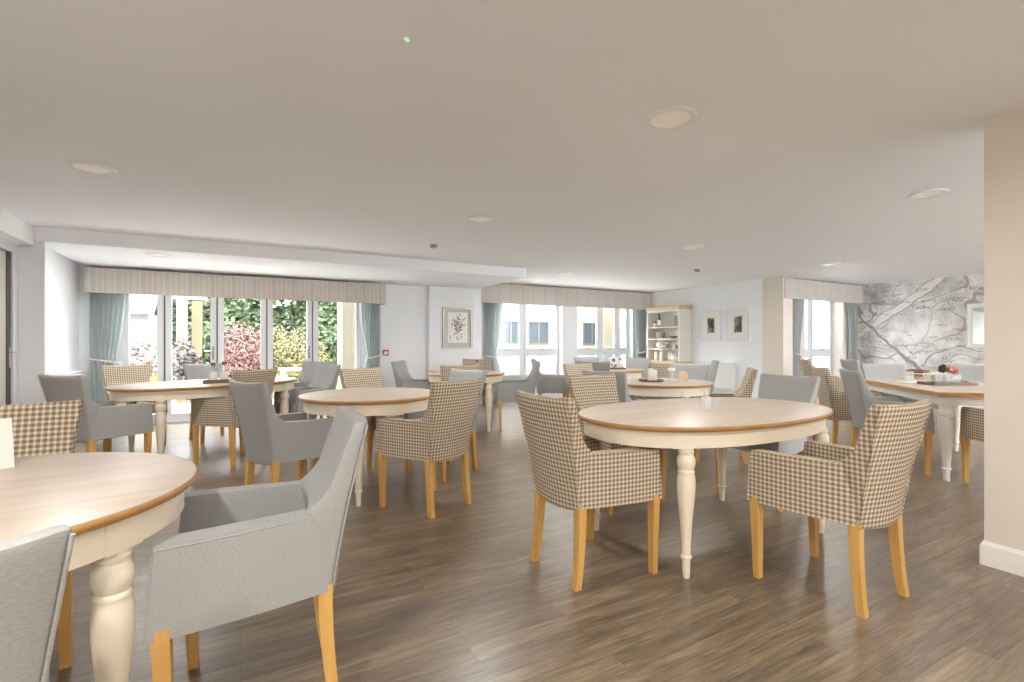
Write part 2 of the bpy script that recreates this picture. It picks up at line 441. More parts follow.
# folding doors: five leaves
leaf_x = [-1.46, -.962, -.308, .366, 1.04, 1.82]
leaf_x = [-1.62+.16, -.962, -.308, .366, 1.04, 1.82]
bm = bmesh.new()
box(bm, DX0, DX1, 8.62, 8.75, DZ-.05, DZ); box(bm, DX0, DX0+.05, 8.62, 8.75, 0, DZ-.05); box(bm, DX1-.05, DX1, 8.62, 8.75, 0, DZ-.05); box(bm, DX0, DX1, 8.62, 8.75, 0, .03)
d2 = struct('door_2', bm, M['upvc'], .004); d2['label'] = 'white glazed folding doors onto the garden'
for i in range(5):
    a, b = leaf_x[i]+.012, leaf_x[i+1]-.012
    bm = bmesh.new()
    w = .075
    box(bm, a, a+w, 8.65, 8.71, .035, DZ-.055); box(bm, b-w, b, 8.65, 8.71, .035, DZ-.055)
    box(bm, a+w, b-w, 8.65, 8.71, .035, .14); box(bm, a+w, b-w, 8.65, 8.71, DZ-.14, DZ-.055)
    lf = obj('door_leaf', bm, M['upvc'], d2, bevel=.004)
    bm = bmesh.new(); box(bm, a+w-.005, b-w+.005, 8.672, 8.688, .13, DZ-.13); obj('pane', bm, M['glass'], lf, smooth=0)
    bm = bmesh.new(); box(bm, b+.002, b+.02, 8.66, 8.70, .035, DZ-.055); obj('gasket', bm, M['gasket'], lf, smooth=0)
    if i in (1, 3):
        bm = bmesh.new(); box(bm, b-.055, b-.025, 8.64, 8.65, .92, 1.12); tube(bm, [(b-.04, 8.64, 1.05), (b-.04, 8.60, 1.05), (b-.15, 8.595, 1.05)], .009)
        obj('handle', bm, M['metal'], lf, bevel=.002)

def casement(name, x0, x1, y, mull, z0=.42, z1=2.2, trans=(.93, 1.02), label=None):
    bm = bmesh.new(); f = .06
    yy = (y-.035, y+.035)
    box(bm, x0, x1, *yy, z0, z0+f); box(bm, x0, x1, *yy, z1-f, z1)
    xs = [x0] + mull + [x1]
    box(bm, x0, x0+f, *yy, z0+f, z1-f); box(bm, x1-f, x1, *yy, z0+f, z1-f)
    for m in mull: box(bm, m-.055, m+.055, *yy, z0+f, z1-f)
    cells = []
    lim = [x0+f] + [v for m in mull for v in (m-.055, m+.055)] + [x1-f]
    for i in range(0, len(lim), 2):
        box(bm, lim[i], lim[i+1], *yy, *trans)
        cells += [(lim[i], lim[i+1], z0+f, trans[0]), (lim[i], lim[i+1], trans[1], z1-f)]
    w = struct(name, bm, M['upvc'], .004)
    if label: w['label'] = label
    for (a, b, c, d) in cells:
        bm = bmesh.new(); e = .035; q = (y-.05, y-.02)
        box(bm, a, a+e, *q, c, d); box(bm, b-e, b, *q, c, d); box(bm, a+e, b-e, *q, c, c+e); box(bm, a+e, b-e, *q, d-e, d)
        s = obj('sash', bm, M['upvc'], w, bevel=.004)
        bm = bmesh.new(); box(bm, a+e-.004, b-e+.004, y-.012, y+.004, c+e-.004, d-e+.004); obj('pane', bm, M['glass'], s, smooth=0)
        if c > .8:
            bm = bmesh.new(); h = (a+b)/2; box(bm, h-.06, h+.06, y-.075, y-.05, c+.005, c+.025); obj('handle', bm, M['metal'], s, bevel=.004)
    return w
casement('window_1', 4.45, 6.08, 8.9, [5.16], label='two-bay casement window near the framed flower print')
casement('window_2', 6.47, 8.08, 8.9, [7.21, 7.72], label='casement window beside the dresser')
casement('window_3', 9.3, 10.62, 5.66, [9.85], label='tall casement window by the map mural')
sboxes('trim_3', [(4.45, 6.08, 8.70, 8.86, .39, .42), (6.47, 8.08, 8.70, 8.86, .39, .42)], M['trimw'], .004)['label'] = 'white window boards'
sboxes('trim_4', [(9.3, 10.62, 5.38, 5.61, .39, .42)], M['trimw'], .004)['label'] = 'white window board by the mural'

# ------------------------------------------------------------------ valances and curtains
def valance(loc, length, h, depth, label, left_open=False):
    t = empty('valance', loc)
    tag(t, label, 'valance', 'striped fabric valances above the windows')
    bm = bmesh.new()
    box(bm, 0, length, 0, .02, -h, 0); box(bm, 0, .02, .02, depth, -h, 0); box(bm, length-.02, length, .02, depth, -h, 0); box(bm, .02, length-.02, .02, depth, -.02, 0)
    obj('fabric_face', bm, M['stripe'], t, bevel=.004)
    bm = bmesh.new(); tube(bm, [(-.002, .005, -h), (length+.002, .005, -h)], .006, 6); obj('piping', bm, M['stripe'], t)
    return t
valance((-1.79, 8.35, 2.165), 3.96, .325, .245, 'long striped valance above the folding garden doors')
valance((4.056, 8.498, 2.335), 4.405, .385, .215, 'striped valance spanning the two casement windows left of the dresser')
valance((8.50, 5.27, 2.335), 2.58, .36, .125, 'short striped valance above the window next to the map mural')

def curtain(x, y, ztop, w, side, label, liner=None, tie=1.0, wt=.3, depth=.07, folds=7):
    """side=+1: hangs from x to x+w and is tied back towards x; -1 mirrored"""
    t = empty('curtain', (x, y, 0)); tag(t, label, 'curtain', 'duck egg curtains tied back')
    def build(w, wt, dy, folds, m, nm):
        bm = bmesh.new(); nz, nx = 28, folds*8
        rows = []
        for j in range(nz+1):
            z = ztop - (ztop-.02)*j/nz
            if z >= tie: k = ((ztop-z)/(ztop-tie)); ww = w*(1-k**1.6) + wt*k**1.6
            else: k = min(1, (tie-z)/.45); ww = wt + (min(w, wt*1.35)-wt)*k*(2-k)
            row = []
            for i in range(nx+1):
                u = i/nx
                amp = depth*.5*(.55 + .45*abs(z-tie)/1.0)
                ph = 2*PI*folds*u
                row.append((side*(ww*u), dy + amp*math.sin(ph) + .012*math.sin(ph*.37+z*3), z))
            rows.append(row)
        g = [[bm.verts.new(p) for p in r] for r in rows]
        for a, b in zip(g, g[1:]):
            for i in range(nx): bm.faces.new((a[i], a[i+1], b[i+1], b[i]))
        r = bmesh.ops.solidify(bm, geom=bm.faces[:], thickness=.006)
        return obj(nm, bm, m, t, smooth=60)
    build(w, wt, 0, folds, M['curtain'], 'drape')
    if liner: build(liner, liner*.8, .0, 2, M['liner'], 'lining').location.x = -side*liner
    bm = bmesh.new()
    pts = []
    for k in range(25):
        a = 2*PI*k/24
        pts.append((side*(wt*.5 + wt*.56*math.cos(a)), depth*.75*math.sin(a), tie + .03*math.cos(a)*-1))
    tube(bm, pts, .012, 8)
    tube(bm, [(side*(-.02), .0, tie+.03), (side*(-.10), .06, tie+.05)], .006, 6)
    obj('tieback', bm, M['rope'], t)
    return t
curtain(-1.765, 8.49, 2.02, .41, 1, 'duck egg curtain tied back left of the folding doors', tie=.93, wt=.3)
curtain(2.11, 8.5, 2.02, .37, -1, 'duck egg curtain tied back right of the folding doors', tie=.93, wt=.22)
curtain(4.16, 8.62, 2.2, .42, 1, 'duck egg curtain beside the framed flower print', tie=.9, wt=.26)
curtain(8.40, 8.62, 2.2, .36, -1, 'duck egg curtain hanging behind the cream dresser', tie=.95, wt=.26)
curtain(8.86, 5.34, 2.2, .26, 1, 'duck egg curtain with cream lining near the beige corner', liner=.16, tie=.95, wt=.2, depth=.05, folds=5)
curtain(11.03, 5.34, 2.2, .36, -1, 'duck egg curtain next to the map mural', tie=.7, wt=.30, depth=.05, folds=6)

# ------------------------------------------------------------------ chairs
def leg_front(s):
    bm = bmesh.new()
    r = []
    for z, h, x, y in ((.0, .0155, .247, .212), (.2, .0185, .244, .217), (.40, .0225, .240, .226)):
        r.append([(s*x-h, y-h, z), (s*x+h, y-h, z), (s*x+h, y+h, z), (s*x-h, y+h, z)])
    loft(bm, r); return bm
def leg_back(s):
    bm = bmesh.new(); r = []
    for k in range(7):
        q = k/6; z = .40*q; h = .0165 + .006*q
        y = -.196 - .032*(1-q)**1.9; x = .180 - .012*q
        r.append([(s*x-h, y-h, z), (s*x+h, y-h, z), (s*x+h, y+h, z), (s*x-h, y+h, z)])
    loft(bm, r); return bm
def arm_bm(s):
    bm = bmesh.new(); n = 6; rings = []
    for k in range(n+1):
        q = k/n; y = .250 - .455*q
        xo = .264 - .073*q**1.25 + .006*math.sin(PI*q); xi = .196 - .050*q**1.25
        zt = .630 + .012*q; zb = .372 + .006*q
        sl = .012*(1-q)
        rings.append([(s*xi, y+sl, zb), (s*xo, y+sl, zb), (s*xo, y-sl, zt), (s*xi, y-sl, zt)])
    loft(bm, rings); return bm
def arm_pipe(s):
    bm = bmesh.new(); p = []
    for k in range(7):
        q = k/6; p.append((s*(.264-.073*q**1.25+.006*math.sin(PI*q)-.002), .250-.455*q-.012*(1-q), .630+.012*q-.014))
    p.reverse()
    p += [(s*.2625, .242, .608), (s*.263, .256, .39)]
    tube(bm, p, .0035, 6)
    return bm
def back_bm():
    bm = bmesh.new(); nu, nv = 10, 14
    def P(u, v, side):
        z = .368 + .540*v + (.010*u*u if v > .95 else 0) + (.012*(1-u*u)*-1 if v < .01 else 0)
        hw = .186 + .020*min(1, v/.5) + .032*max(0, (v-.5)/.5)
        yo = -.250 - .100*v**1.25 + .035*u*u
        th = .095 if v < .3 else .095+.045*(v-.3)/.2 if v < .5 else .14 - .06*min(1, (v-.5)/.12)**.7 - .030*max(0, (v-.62)/.38)
        if side: return (u*(hw - .004), yo + th - .012*u*u, z)
        return (u*hw, yo, z)
    G = []
    for side in (0, 1):
        G.append([[bm.verts.new(P(-1+2*i/nu, j/nv, side)) for i in range(nu+1)] for j in range(nv+1)])
    for side in (0, 1):
        for j in range(nv):
            for i in range(nu):
                q = (G[side][j][i], G[side][j][i+1], G[side][j+1][i+1], G[side][j+1][i])
                bm.faces.new(q if side == 0 else q[::-1])
    for j in range(nv):
        for i in (0, nu): bm.faces.new((G[0][j][i], G[1][j][i], G[1][j+1][i], G[0][j+1][i]))
    for i in range(nu):
        for j in (0, nv): bm.faces.new((G[0][j][i], G[0][j][i+1], G[1][j][i+1], G[1][j][i]))
    bmesh.ops.recalc_face_normals(bm, faces=bm.faces[:])
    return bm
def seat_bm():
    bm = bmesh.new(); box(bm, -.190, .190, -.16, .246, .372, .478); return bm
def seat_front():
    bm = bmesh.new(); box(bm, -.216, .216, .25, .272, .37, .44); return bm
def make_chair(fab):
    t = empty('dining_armchair', (0, 0, 0))
    obj('seat', seat_bm(), fab, t, bevel=.028, seg=3)
    b = obj('backrest', back_bm(), fab, t, bevel=.012, seg=2)
    for s in (-1, 1):
        bm = bmesh.new()
        tube(bm, [(s*(.186+.020*min(1, v/.5)+.032*max(0, (v-.5)/.5)-.004), -.250-.100*v**1.25+.031, .368+.540*v) for v in [k/8 for k in range(9)]], .0032, 6)
        obj('piping', bm, fab, b)
    for s in (-1, 1):
        a = obj('armrest', arm_bm(s), fab, t, bevel=.014, seg=3)
        obj('piping', arm_pipe(s), fab, a)
        obj('leg', leg_front(s), M['oak'], t, bevel=.004)
        obj('leg', leg_back(s), M['oak'], t, bevel=.004)
    return t
protoG = make_chair(M['gingham']); protoL = make_chair(M['linen'])
used = set()
def chair(kind, x, y, ang, label, sc=1.):
    p = protoG if kind == 'g' else protoL
    o = p if kind not in used else copy_tree(p)
    used.add(kind)
    o.location = (x, y, 0); o.rotation_euler = (0, 0, R(ang-90))
    tag(o, label, 'chair', 'upholstered dining armchairs')
    return o
CH = [
 ('g', 1.618, 2.075, 2, 'beige gingham armchair pushed to the left end of the big oval table'),
 ('g', 2.51, 1.335, 90, 'beige gingham armchair nearest the white pillar, back turned, golden legs'),
 ('l', 3.50, 2.33, 180, 'grey linen armchair at the far right end of the oval table with the flask'),
 ('g', 2.46, 2.825, -90, 'gingham armchair behind the left end of the oval table with the flask'),
 ('g', 1.197, 3.41, 112.7, 'gingham armchair, back turned, in front of the round table in the middle left'),
 ('l', 0.31, 3.83, 24, 'grey armchair, back turned, left of the round middle-left table'),
 ('l', 1.62, 4.2, 199, 'pale grey armchair hidden behind the gingham chair at the middle-left round table'),
 ('g', 1.18, 4.84, -68, 'gingham armchair on the far side of the middle-left round table'),
 ('g', -.05, 5.60, 127, 'gingham armchair on the near side of the long table by the garden doors'),
 ('l', -1.05, 5.41, 46, 'grey armchair at the left end of the table by the garden doors'),
 ('g', -1.07, 6.98, -70, 'gingham armchair with its back to the left curtain'),
 ('l', -0.26, 6.96, -63, 'grey armchair behind the two bottles, back to the garden doors'),
 ('l', 0.68, 6.22, 205, 'grey armchair at the right end of the table by the garden doors'),
 ('l', 0.82, 7.12, -120, 'pale armchair half hidden in front of the fourth door leaf'),
 ('l', 2.22, 6.76, -37, 'blue-grey armchair against the white wall below the fire call point'),
 ('g', 2.3, 5.6, 80, 'gingham armchair, back turned, before the round table near the flower print'),
 ('g', 3.2, 6.95, -120, 'pale gingham armchair beside the curtain right of the flower print'),
 ('l', 3.35, 5.94, 153, 'grey armchair in profile on the right of the round table by the flower print'),
 ('l', 4.45, 6.68, -29, 'grey armchair facing right, in front of the pier between the casement windows'),
 ('g', 3.68, 4.6, -82, 'gingham armchair partly hidden left of the table with the round tray'),
 ('l', 3.22, 3.62, 15, 'grey armchair right behind the gingham one at the left of the round-tray table'),
 ('l', 4.57, 4.1, 204, 'grey armchair on the far side of the round-tray table, before the dresser'),
 ('g', 4.98, 5.05, 85, 'gingham armchair in shade before the dresser base'),
 ('l', 5.95, 5.1, 135, 'grey armchair seen edge-on left of the radiator'),
 ('g', 4.28, 3.35, 131, 'gingham armchair in profile right of the round-tray table'),
 ('l', 4.55, 5.62, 38, 'grey armchair, back turned, before the menu-card table'),
 ('l', 5.5, 6.95, -105, 'pale armchair behind the menu-card table, under the window'),
 ('l', 5.69, 6.27, 190, 'grey armchair beside the dresser at the menu-card table'),
 ('l', 6.72, 2.86, 225, 'grey armchair in front of the map mural at the square-cornered table'),
 ('l', 7.64, 2.61, 160, 'grey armchair behind the pink flowers, near the mirror'),
 ('l', 5.33, 2.33, -45, 'blue-grey armchair nearest on the left side of the square-cornered table'),
 ('g', 5.66, 2.8, -45, 'gingham armchair further along the left side of the square-cornered table'),
 ('l', 8.64, 4.01, -35, 'pale grey armchair by the curtain next to the mural'),
 ('g', 8.12, 4.38, -45, 'far gingham armchair standing before the window by the mural'),
 ('g', 5.36, 1.43, 45, 'grey-brown gingham armchair just beside the white pillar edge'),
 ('l', -0.53, 1.1, 110, 'pale grey armchair cut off in the bottom left corner'),
 ('l', 0.05, 1.85, 177, 'large pale grey linen armchair in the foreground beside the left table'),
 ('g', -0.82, 2.52, -84, 'brown gingham armchair behind the left foreground table'),
]
for c in CH: chair(*c)

# ------------------------------------------------------------------ tables
TZ = .76
def ell(a, b, n, e=2.2):
    out = []
    for k in range(n):
        t = 2*PI*k/n; c, s = math.cos(t), math.sin(t)
        out.append((a*math.copysign(abs(c)**(2/e), c), b*math.copysign(abs(s)**(2/e), s)))
    return out
LEG = [(.0, 0), (.017, .0), (.0185, .01), (.021, .095), (.0275, .099), (.029, .105), (.0275, .111), (.0225, .115), (.0235, .17), (.030, .28), (.038, .36), (.0435, .42), (.0455, .465), (.0440, .505), (.0395, .52), (.041, .525), (.0415, .531), (.040, .537), (.0365, .541), (.038, .546), (.0435, .560), (.0455, .578), (.0435, .598), (.036, .612), (.0345, .616), (.038, .621), (.038, .632), (.036, .634), (.036, .65)]
def leg_bm(x, y, k=1.):
    bm = bmesh.new(); lathe(bm, [(r*k, z) for r, z in LEG], x, y, n=20); return bm
def table(kind, x, y, ang, label, group='oak topped dining tables with cream legs'):
    t = empty('dining_table', (x, y, 0), R(ang))
    tag(t, label, 'table', group)
    a, b, lx, ly = (.885, .53, .592, .355) if kind == 'oval' else (.545, .545, .335, .335)
    n = 72; e = 2.3 if kind == 'oval' else 2.
    P = ell(1, 1, n, e)
    def ring(d, z): return [((a+d)*p[0], (b+d)*p[1], z) for p in P]
    bm = bmesh.new(); loft(bm, [ring(-.004, TZ-.012), ring(-.004, TZ-.001), ring(-.008, TZ)]); tt = obj('tabletop', bm, M['oaktop'], t, smooth=30)
    bm = bmesh.new()
    rr = [ring(-.03, TZ-.028), ring(-.012, TZ-.028), ring(-.004, TZ-.024), ring(0, TZ-.016), ring(0, TZ-.008), ring(-.003, TZ-.004), ring(-.0045, TZ-.004)]
    loft(bm, rr); obj('edge_moulding', bm, M['oakedge'], tt, smooth=50)
    bm = bmesh.new()
    def rg(d, z): return [((a+d)*p[0], (b+d)*p[1], z) for p in P]
    loft(bm, [rg(-.037, TZ-.03), rg(-.037, TZ-.112), rg(-.06, TZ-.112), rg(-.06, TZ-.03)], cap=False)
    ap = obj('apron', bm, M['cream'], t, smooth=40)
    # panel blocks and joint lines over the legs
    for sx in (-1, 1):
        for sy in (-1, 1):
            bm = bmesh.new(); h = .042
            k0 = math.atan2(sy*ly/b, sx*lx/a)
            inner, outer = [], []
            for dk in (-.075, -.0375, 0, .0375, .075) if kind == 'oval' else (-.1, -.05, 0, .05, .1):
                tt_ = k0+dk; c, s = math.cos(tt_), math.sin(tt_)
                q = (math.copysign(abs(c)**(2/e), c), math.copysign(abs(s)**(2/e), s))
                outer.append(((a-.033)*q[0], (b-.033)*q[1])); inner.append(((a-.12)*q[0], (b-.12)*q[1]))
            rgs = []
            for i in range(5):
                rgs.append([(*inner[i], TZ-.114), (*outer[i], TZ-.114), (*outer[i], TZ-.03), (*inner[i], TZ-.03)])
            loft(bm, rgs); obj('leg_block', bm, M['cream'], ap, bevel=.003)
            obj('leg', leg_bm(sx*lx, sy*ly), M['cream'], t)
    return t
def rect_table(x, y, ang, L, W, label):
    t = empty('dining_table', (x, y, 0), R(ang)); tag(t, label, 'table', 'oak topped dining tables with cream legs')
    bm = bmesh.new(); box(bm, -L/2, L/2, -W/2, W/2, TZ-.012, TZ); tt = obj('tabletop', bm, M['oaktop'], t, bevel=.002)
    bm = bmesh.new(); box(bm, -L/2-.004, L/2+.004, -W/2-.004, W/2+.004, TZ-.034, TZ-.005); obj('edge_moulding', bm, M['oakedge'], tt, bevel=.008)
    bm = bmesh.new(); q = .05
    for s in (-1, 1):
        box(bm, -L/2+q, L/2-q, s*(W/2-q)-.011, s*(W/2-q)+.011, TZ-.110, TZ-.03); box(bm, s*(L/2-q)-.011, s*(L/2-q)+.011, -W/2+q, W/2-q, TZ-.110, TZ-.03)
    obj('apron', bm, M['creamgrey'], t, bevel=.002)
    for sx in (-1, 1):
        for sy in (-1, 1):
            bm = leg_bm(sx*(L/2-.1), sy*(W/2-.1), 1.3)
            bx, by = sx*(L/2-.1), sy*(W/2-.1); box(bm, bx-.06, bx+.06, by-.06, by+.06, .645, TZ-.03)
            obj('leg', bm, M['creamgrey'], t)
    return t
T1 = table('oval', 2.54, 2.075, 0, 'large oval oak table with the small glass flask, cream turned legs')
T9 = table('round', -.665, 1.865, 8.5, 'round oak table in the left foreground, cut off by the frame')
T2 = table('round', .93, 4.05, 21.6, 'bare round oak table left of centre among gingham and grey chairs')
T3 = table('oval', -.26, 6.04, 26, 'long oak table by the garden doors with two stoppered bottles')
T4 = table('round', 2.74, 6.26, -29, 'round oak table near the framed flower print and curtain')
T6 = table('round', 3.93, 3.83, 30, 'round oak table with the round tray and upright pale disc')
T5 = table('round', 5.05, 6.0, 35, 'round oak table with the menu cards by the far window')
T7 = rect_table(6.0, 2.08, 45, 1.6, .95, 'square-cornered oak table with flowers and glasses, beside the pillar')
T8 = rect_table(8.35, 3.22, 0, 1.0, .9, 'far small oak table before the map mural')

# ------------------------------------------------------------------ things on the tables
def bottle(x, y, label, h=.2, r=.035, m='tglass', stopper='brown', name='bottle', z=TZ):
    t = empty(name, (x, y, z)); tag(t, label, 'bottle')
    bm = bmesh.new(); lathe(bm, [(.0, 0), (r*.9, 0), (r, .006), (r, h*.55), (r*.9, h*.63), (r*.45, h*.74), (r*.38, h*.85), (r*.42, h*.86)], n=20); obj('body', bm, M[m], t)
    bm = bmesh.new(); lathe(bm, [(r*.3, h*.83), (r*.34, h*.86), (r*.62, h*.87), (r*.66, h*.93), (r*.5, h)], n=16); obj('stopper', bm, M[stopper], t)
    bm = bmesh.new(); lathe(bm, [(r*1.01, h*.12), (r*1.01, h*.54)], n=20, cap=False); obj('label_band', bm, M['china'], t)
    return t
def tray(x, y, w, d, ang, label, h=.03, z=TZ):
    t = empty('tray', (x, y, z), R(ang)); tag(t, label, 'tray')
    bm = bmesh.new(); box(bm, -w/2, w/2, -d/2, d/2, 0, .008); obj('base', bm, M['tray'], t, bevel=.002)
    bm = bmesh.new(); e = .01
    box(bm, -w/2, w/2, -d/2, -d/2+e, .008, h); box(bm, -w/2, w/2, d/2-e, d/2, .008, h); box(bm, -w/2, -w/2+e, -d/2+e, d/2-e, .008, h); box(bm, w/2-e, w/2, -d/2+e, d/2-e, .008, h)
    obj('rim', bm, M['tray'], t, bevel=.002)
    return t
def cup(x, y, label, r=.032, h=.09, m='tglass', name='drinking_glass', z=TZ, taper=.85, group=None):
    bm = bmesh.new()
    lathe(bm, [(0, 0), (r*taper, 0), (r*(taper+.04), .006), (r, h), (r-.003, h), (r*taper-.004, .008), (0, .008)], n=18)
    o = obj(name, bm, M[m]); o.location = (x, y, z); tag(o, label, 'glass' if m == 'tglass' else 'cup', group); return o
def block(name, x, y, w, d, h, ang, m, label, cat, z=TZ, bevel=.003):
    bm = bmesh.new(); box(bm, -w/2, w/2, -d/2, d/2, 0, h)
    o = obj(name, bm, M[m], bevel=bevel); o.location = (x, y, z); o.rotation_euler = (0, 0, R(ang)); tag(o, label, cat); return o

# flask on the big oval table
t = empty('glass_flask', (2.51, 2.06, TZ)); tag(t, 'small clear glass flask alone on the big oval table', 'flask')
bm = bmesh.new(); lathe(bm, [(0, 0), (.026, 0), (.030, .004), (.033, .03), (.034, .055), (.030, .075), (.018, .086), (.0145, .092), (.0145, .104), (.019, .108), (.0165, .108), (.012, .104), (.012, .094), (.027, .073), (.030, .054), (.029, .03), (.026, .012), (0, .012)], n=24); obj('body', bm, M['tglass'], t)
bm = bmesh.new(); tube(bm, [(.0, 0, .0125), (.004, .002, .09), (.012, .006, .135)], .0025, 6); obj('stirrer', bm, M['whiteplastic'], t)

# garden-door table
tray(-.20, 5.88, .26, .16, 0, 'dark wooden tray under the two stoppered bottles')
bottle(-.245, 5.885, 'left of the two clear bottles with brown stoppers on the tray', .2, .036, z=TZ+.0095)
bottle(-.145, 5.885, 'right of the two clear bottles with brown stoppers on the tray', .21, .036, z=TZ+.0095)

# round-tray table
t = empty('round_tray', (3.83, 3.85, TZ)); tag(t, 'round dark tray holding white jugs on the middle table', 'tray')
bm = bmesh.new(); lathe(bm, [(0, 0), (.12, 0), (.128, .004), (.132, .022), (.127, .022), (.122, .008), (0, .008)], n=32); obj('dish', bm, M['tray'], t)
cup(3.80, 3.83, 'left white jug on the round tray', .03, .13, 'china', 'jug', TZ+.009, .95)
cup(3.87, 3.85, 'right white jug on the round tray', .034, .115, 'china', 'jug', TZ+.009, .95)
t = empty('salt_shaker', (4.02, 3.74, TZ)); tag(t, 'tall clear shaker with a white band beside the pale disc', 'shaker')
bm = bmesh.new(); lathe(bm, [(0, 0), (.032, 0), (.034, .006), (.031, .13)], n=16); obj('body', bm, M['tglass'], t)
bm = bmesh.new(); lathe(bm, [(.034, .118), (.036, .12), (.036, .14), (.03, .145), (0, .145)], n=16); obj('cap', bm, M['china'], t)
bm = bmesh.new()
lathe(bm, [(.0, -.009), (.048, -.009), (.052, -.006), (.052, .006), (.048, .009), (0, .009)], n=28)
bmesh.ops.rotate(bm, verts=bm.verts[:], cent=(0, 0, 0), matrix=Matrix.Rotation(PI/2, 3, 'X'))
t = empty('napkin_holder', (4.17, 3.72, TZ), R(-35)); tag(t, 'upright pale wooden disc on the middle table', 'holder')
o = obj('disc', bm, M['peach'], t); o.location.z = .058
bm = bmesh.new(); box(bm, -.05, .05, -.03, .03, 0, .012); obj('foot', bm, M['peach'], t, bevel=.003)

# menu-card table
tray(5.15, 5.92, .26, .16, -30, 'flat wooden tray with the menu card by the far window')
def menu_card(x, y, ang, label, w=.13, h=.18, z=TZ, pics=True):
    t = empty('menu_card', (x, y, z), R(ang)); tag(t, label, 'menu card')
    bm = bmesh.new(); hexa(bm, [(-w/2, -.03, 0), (w/2, -.03, 0), (w/2, .03, 0), (-w/2, .03, 0), (-w/2, -.002, h), (w/2, -.002, h), (w/2, .002, h), (-w/2, .002, h)]); obj('card', bm, M['mat'], t)
    if pics:
        bm = bmesh.new()
        for px, pz, r in ((0, .135, .028), (-.03, .06, .016), (.03, .05, .02), (0, .03, .014)):
            yy = -.03*(1-pz/h) - .004
            vs = [bm.verts.new((px + r*math.cos(k*PI/6), yy + .14*r*math.sin(k*PI/6), pz + r*math.sin(k*PI/6))) for k in range(12)]
            bm.faces.new(vs)
        obj('printed_spots', bm, M['inkdark'], t)
    return t
menu_card(5.105, 5.935, -29, 'white menu card with dark printed spots by the far window', z=TZ+.0095)
bottle(5.205, 5.89, 'white bottle with brown stopper right of the menu card', .16, .04, 'china', z=TZ+.0095)
menu_card(-.72, 2.21, 30, 'blank pale card at the left edge of the picture', .12, .16, pics=False)

# square-cornered table
tray(6.05, 2.13, .42, .20, -29, 'large wooden tray of upturned glasses on the square-cornered table', .028)
for i, (dx, dy, l) in enumerate(((-.17, .03, 'leftmost upturned glass on the large tray'), (-.10, -.02, 'second upturned glass from the left on the large tray'), (-.04, -.035, 'third upturned glass from the left on the large tray'), (.045, -.05, 'front right upturned glass on the large tray'))):
    c, s = math.cos(R(-29)), math.sin(R(-29))
    g = cup(6.05 + c*dx - s*dy, 2.13 + s*dx + c*dy, l, .036, .1, z=TZ+.009, taper=.8, group='glasses on the large tray'); 
t = empty('flower_vase', (6.095, 2.165, TZ+.009)); tag(t, 'little glass vase of pink and green flowers on the large tray', 'vase')
bm = bmesh.new(); lathe(bm, [(0, 0), (.028, 0), (.034, .02), (.034, .06), (.018, .085), (.02, .1)], n=16); obj('vase', bm, M['tglass'], t)
def blob(bm, c, r, n=26, sz=.4):
    for k in range(n):
        v = Vector((random.gauss(0, 1), random.gauss(0, 1), random.gauss(0, 1))).normalized()
        p = Vector(c) + v*r*random.uniform(.45, 1)
        a = v.orthogonal().normalized(); a = Matrix.Rotation(random.random()*6, 3, v) @ a; b = v.cross(a)
        s = r*sz
        bm.faces.new([bm.verts.new(p + a*s), bm.verts.new(p + b*s + v*s*.3), bm.verts.new(p - a*s), bm.verts.new(p - b*s + v*s*.2)])
for c in ((.05, -.02, .15), (.075, -.05, .13)):
    bm = bmesh.new(); blob(bm, c, .04, 40, .5); obj('bloom', bm, M['pink'], t, smooth=0)
bm = bmesh.new(); blob(bm, (-.03, .01, .15), .04, 40, .5)
for q in ((.05, -.02, .15), (.075, -.05, .13), (-.03, .01, .15)): tube(bm, [(0, 0, .02), (q[0]*.4, q[1]*.4, .09), q], .003, 5)
obj('leaves', bm, M['leafg'], t, smooth=0)
block('condiment_box', 6.165, 2.066, .10, .07, .035, -29, 'tray', 'small dark wooden box right of the upturned glasses', 'box', TZ+.009)
cup(6.28, 2.53, 'lone upturned glass at the far left of the square-cornered table', .038, .105, taper=.85)
bm = bmesh.new(); lathe(bm, [(0, 0), (.15, 0), (.152, .003), (.15, .005), (0, .005)], n=40)
o = obj('placemat', bm, M['creamgrey']); o.location = (6.12, 2.42, TZ); tag(o, 'pale round placemat on the square-cornered table', 'placemat')
tray(8.15, 3.2, .34, .22, 10, 'brown tray on the far table before the mural', .04)

# near-flower-print table
t = empty('bud_vase', (2.98, 6.42, TZ)); tag(t, 'white bud vase with a red flower near the flower print', 'vase')
bm = bmesh.new(); lathe(bm, [(0, 0), (.025, 0), (.032, .03), (.016, .09), (.018, .11)], n=14); obj('vase', bm, M['china'], t)
bm = bmesh.new(); tube(bm, [(0, 0, .03), (.005, 0, .14)], .003, 5); obj('stem', bm, M['leafg'], t)
bm = bmesh.new(); blob(bm, (.005, 0, .15), .022, 30, .5); obj('bloom', bm, M['red'], t, smooth=0)

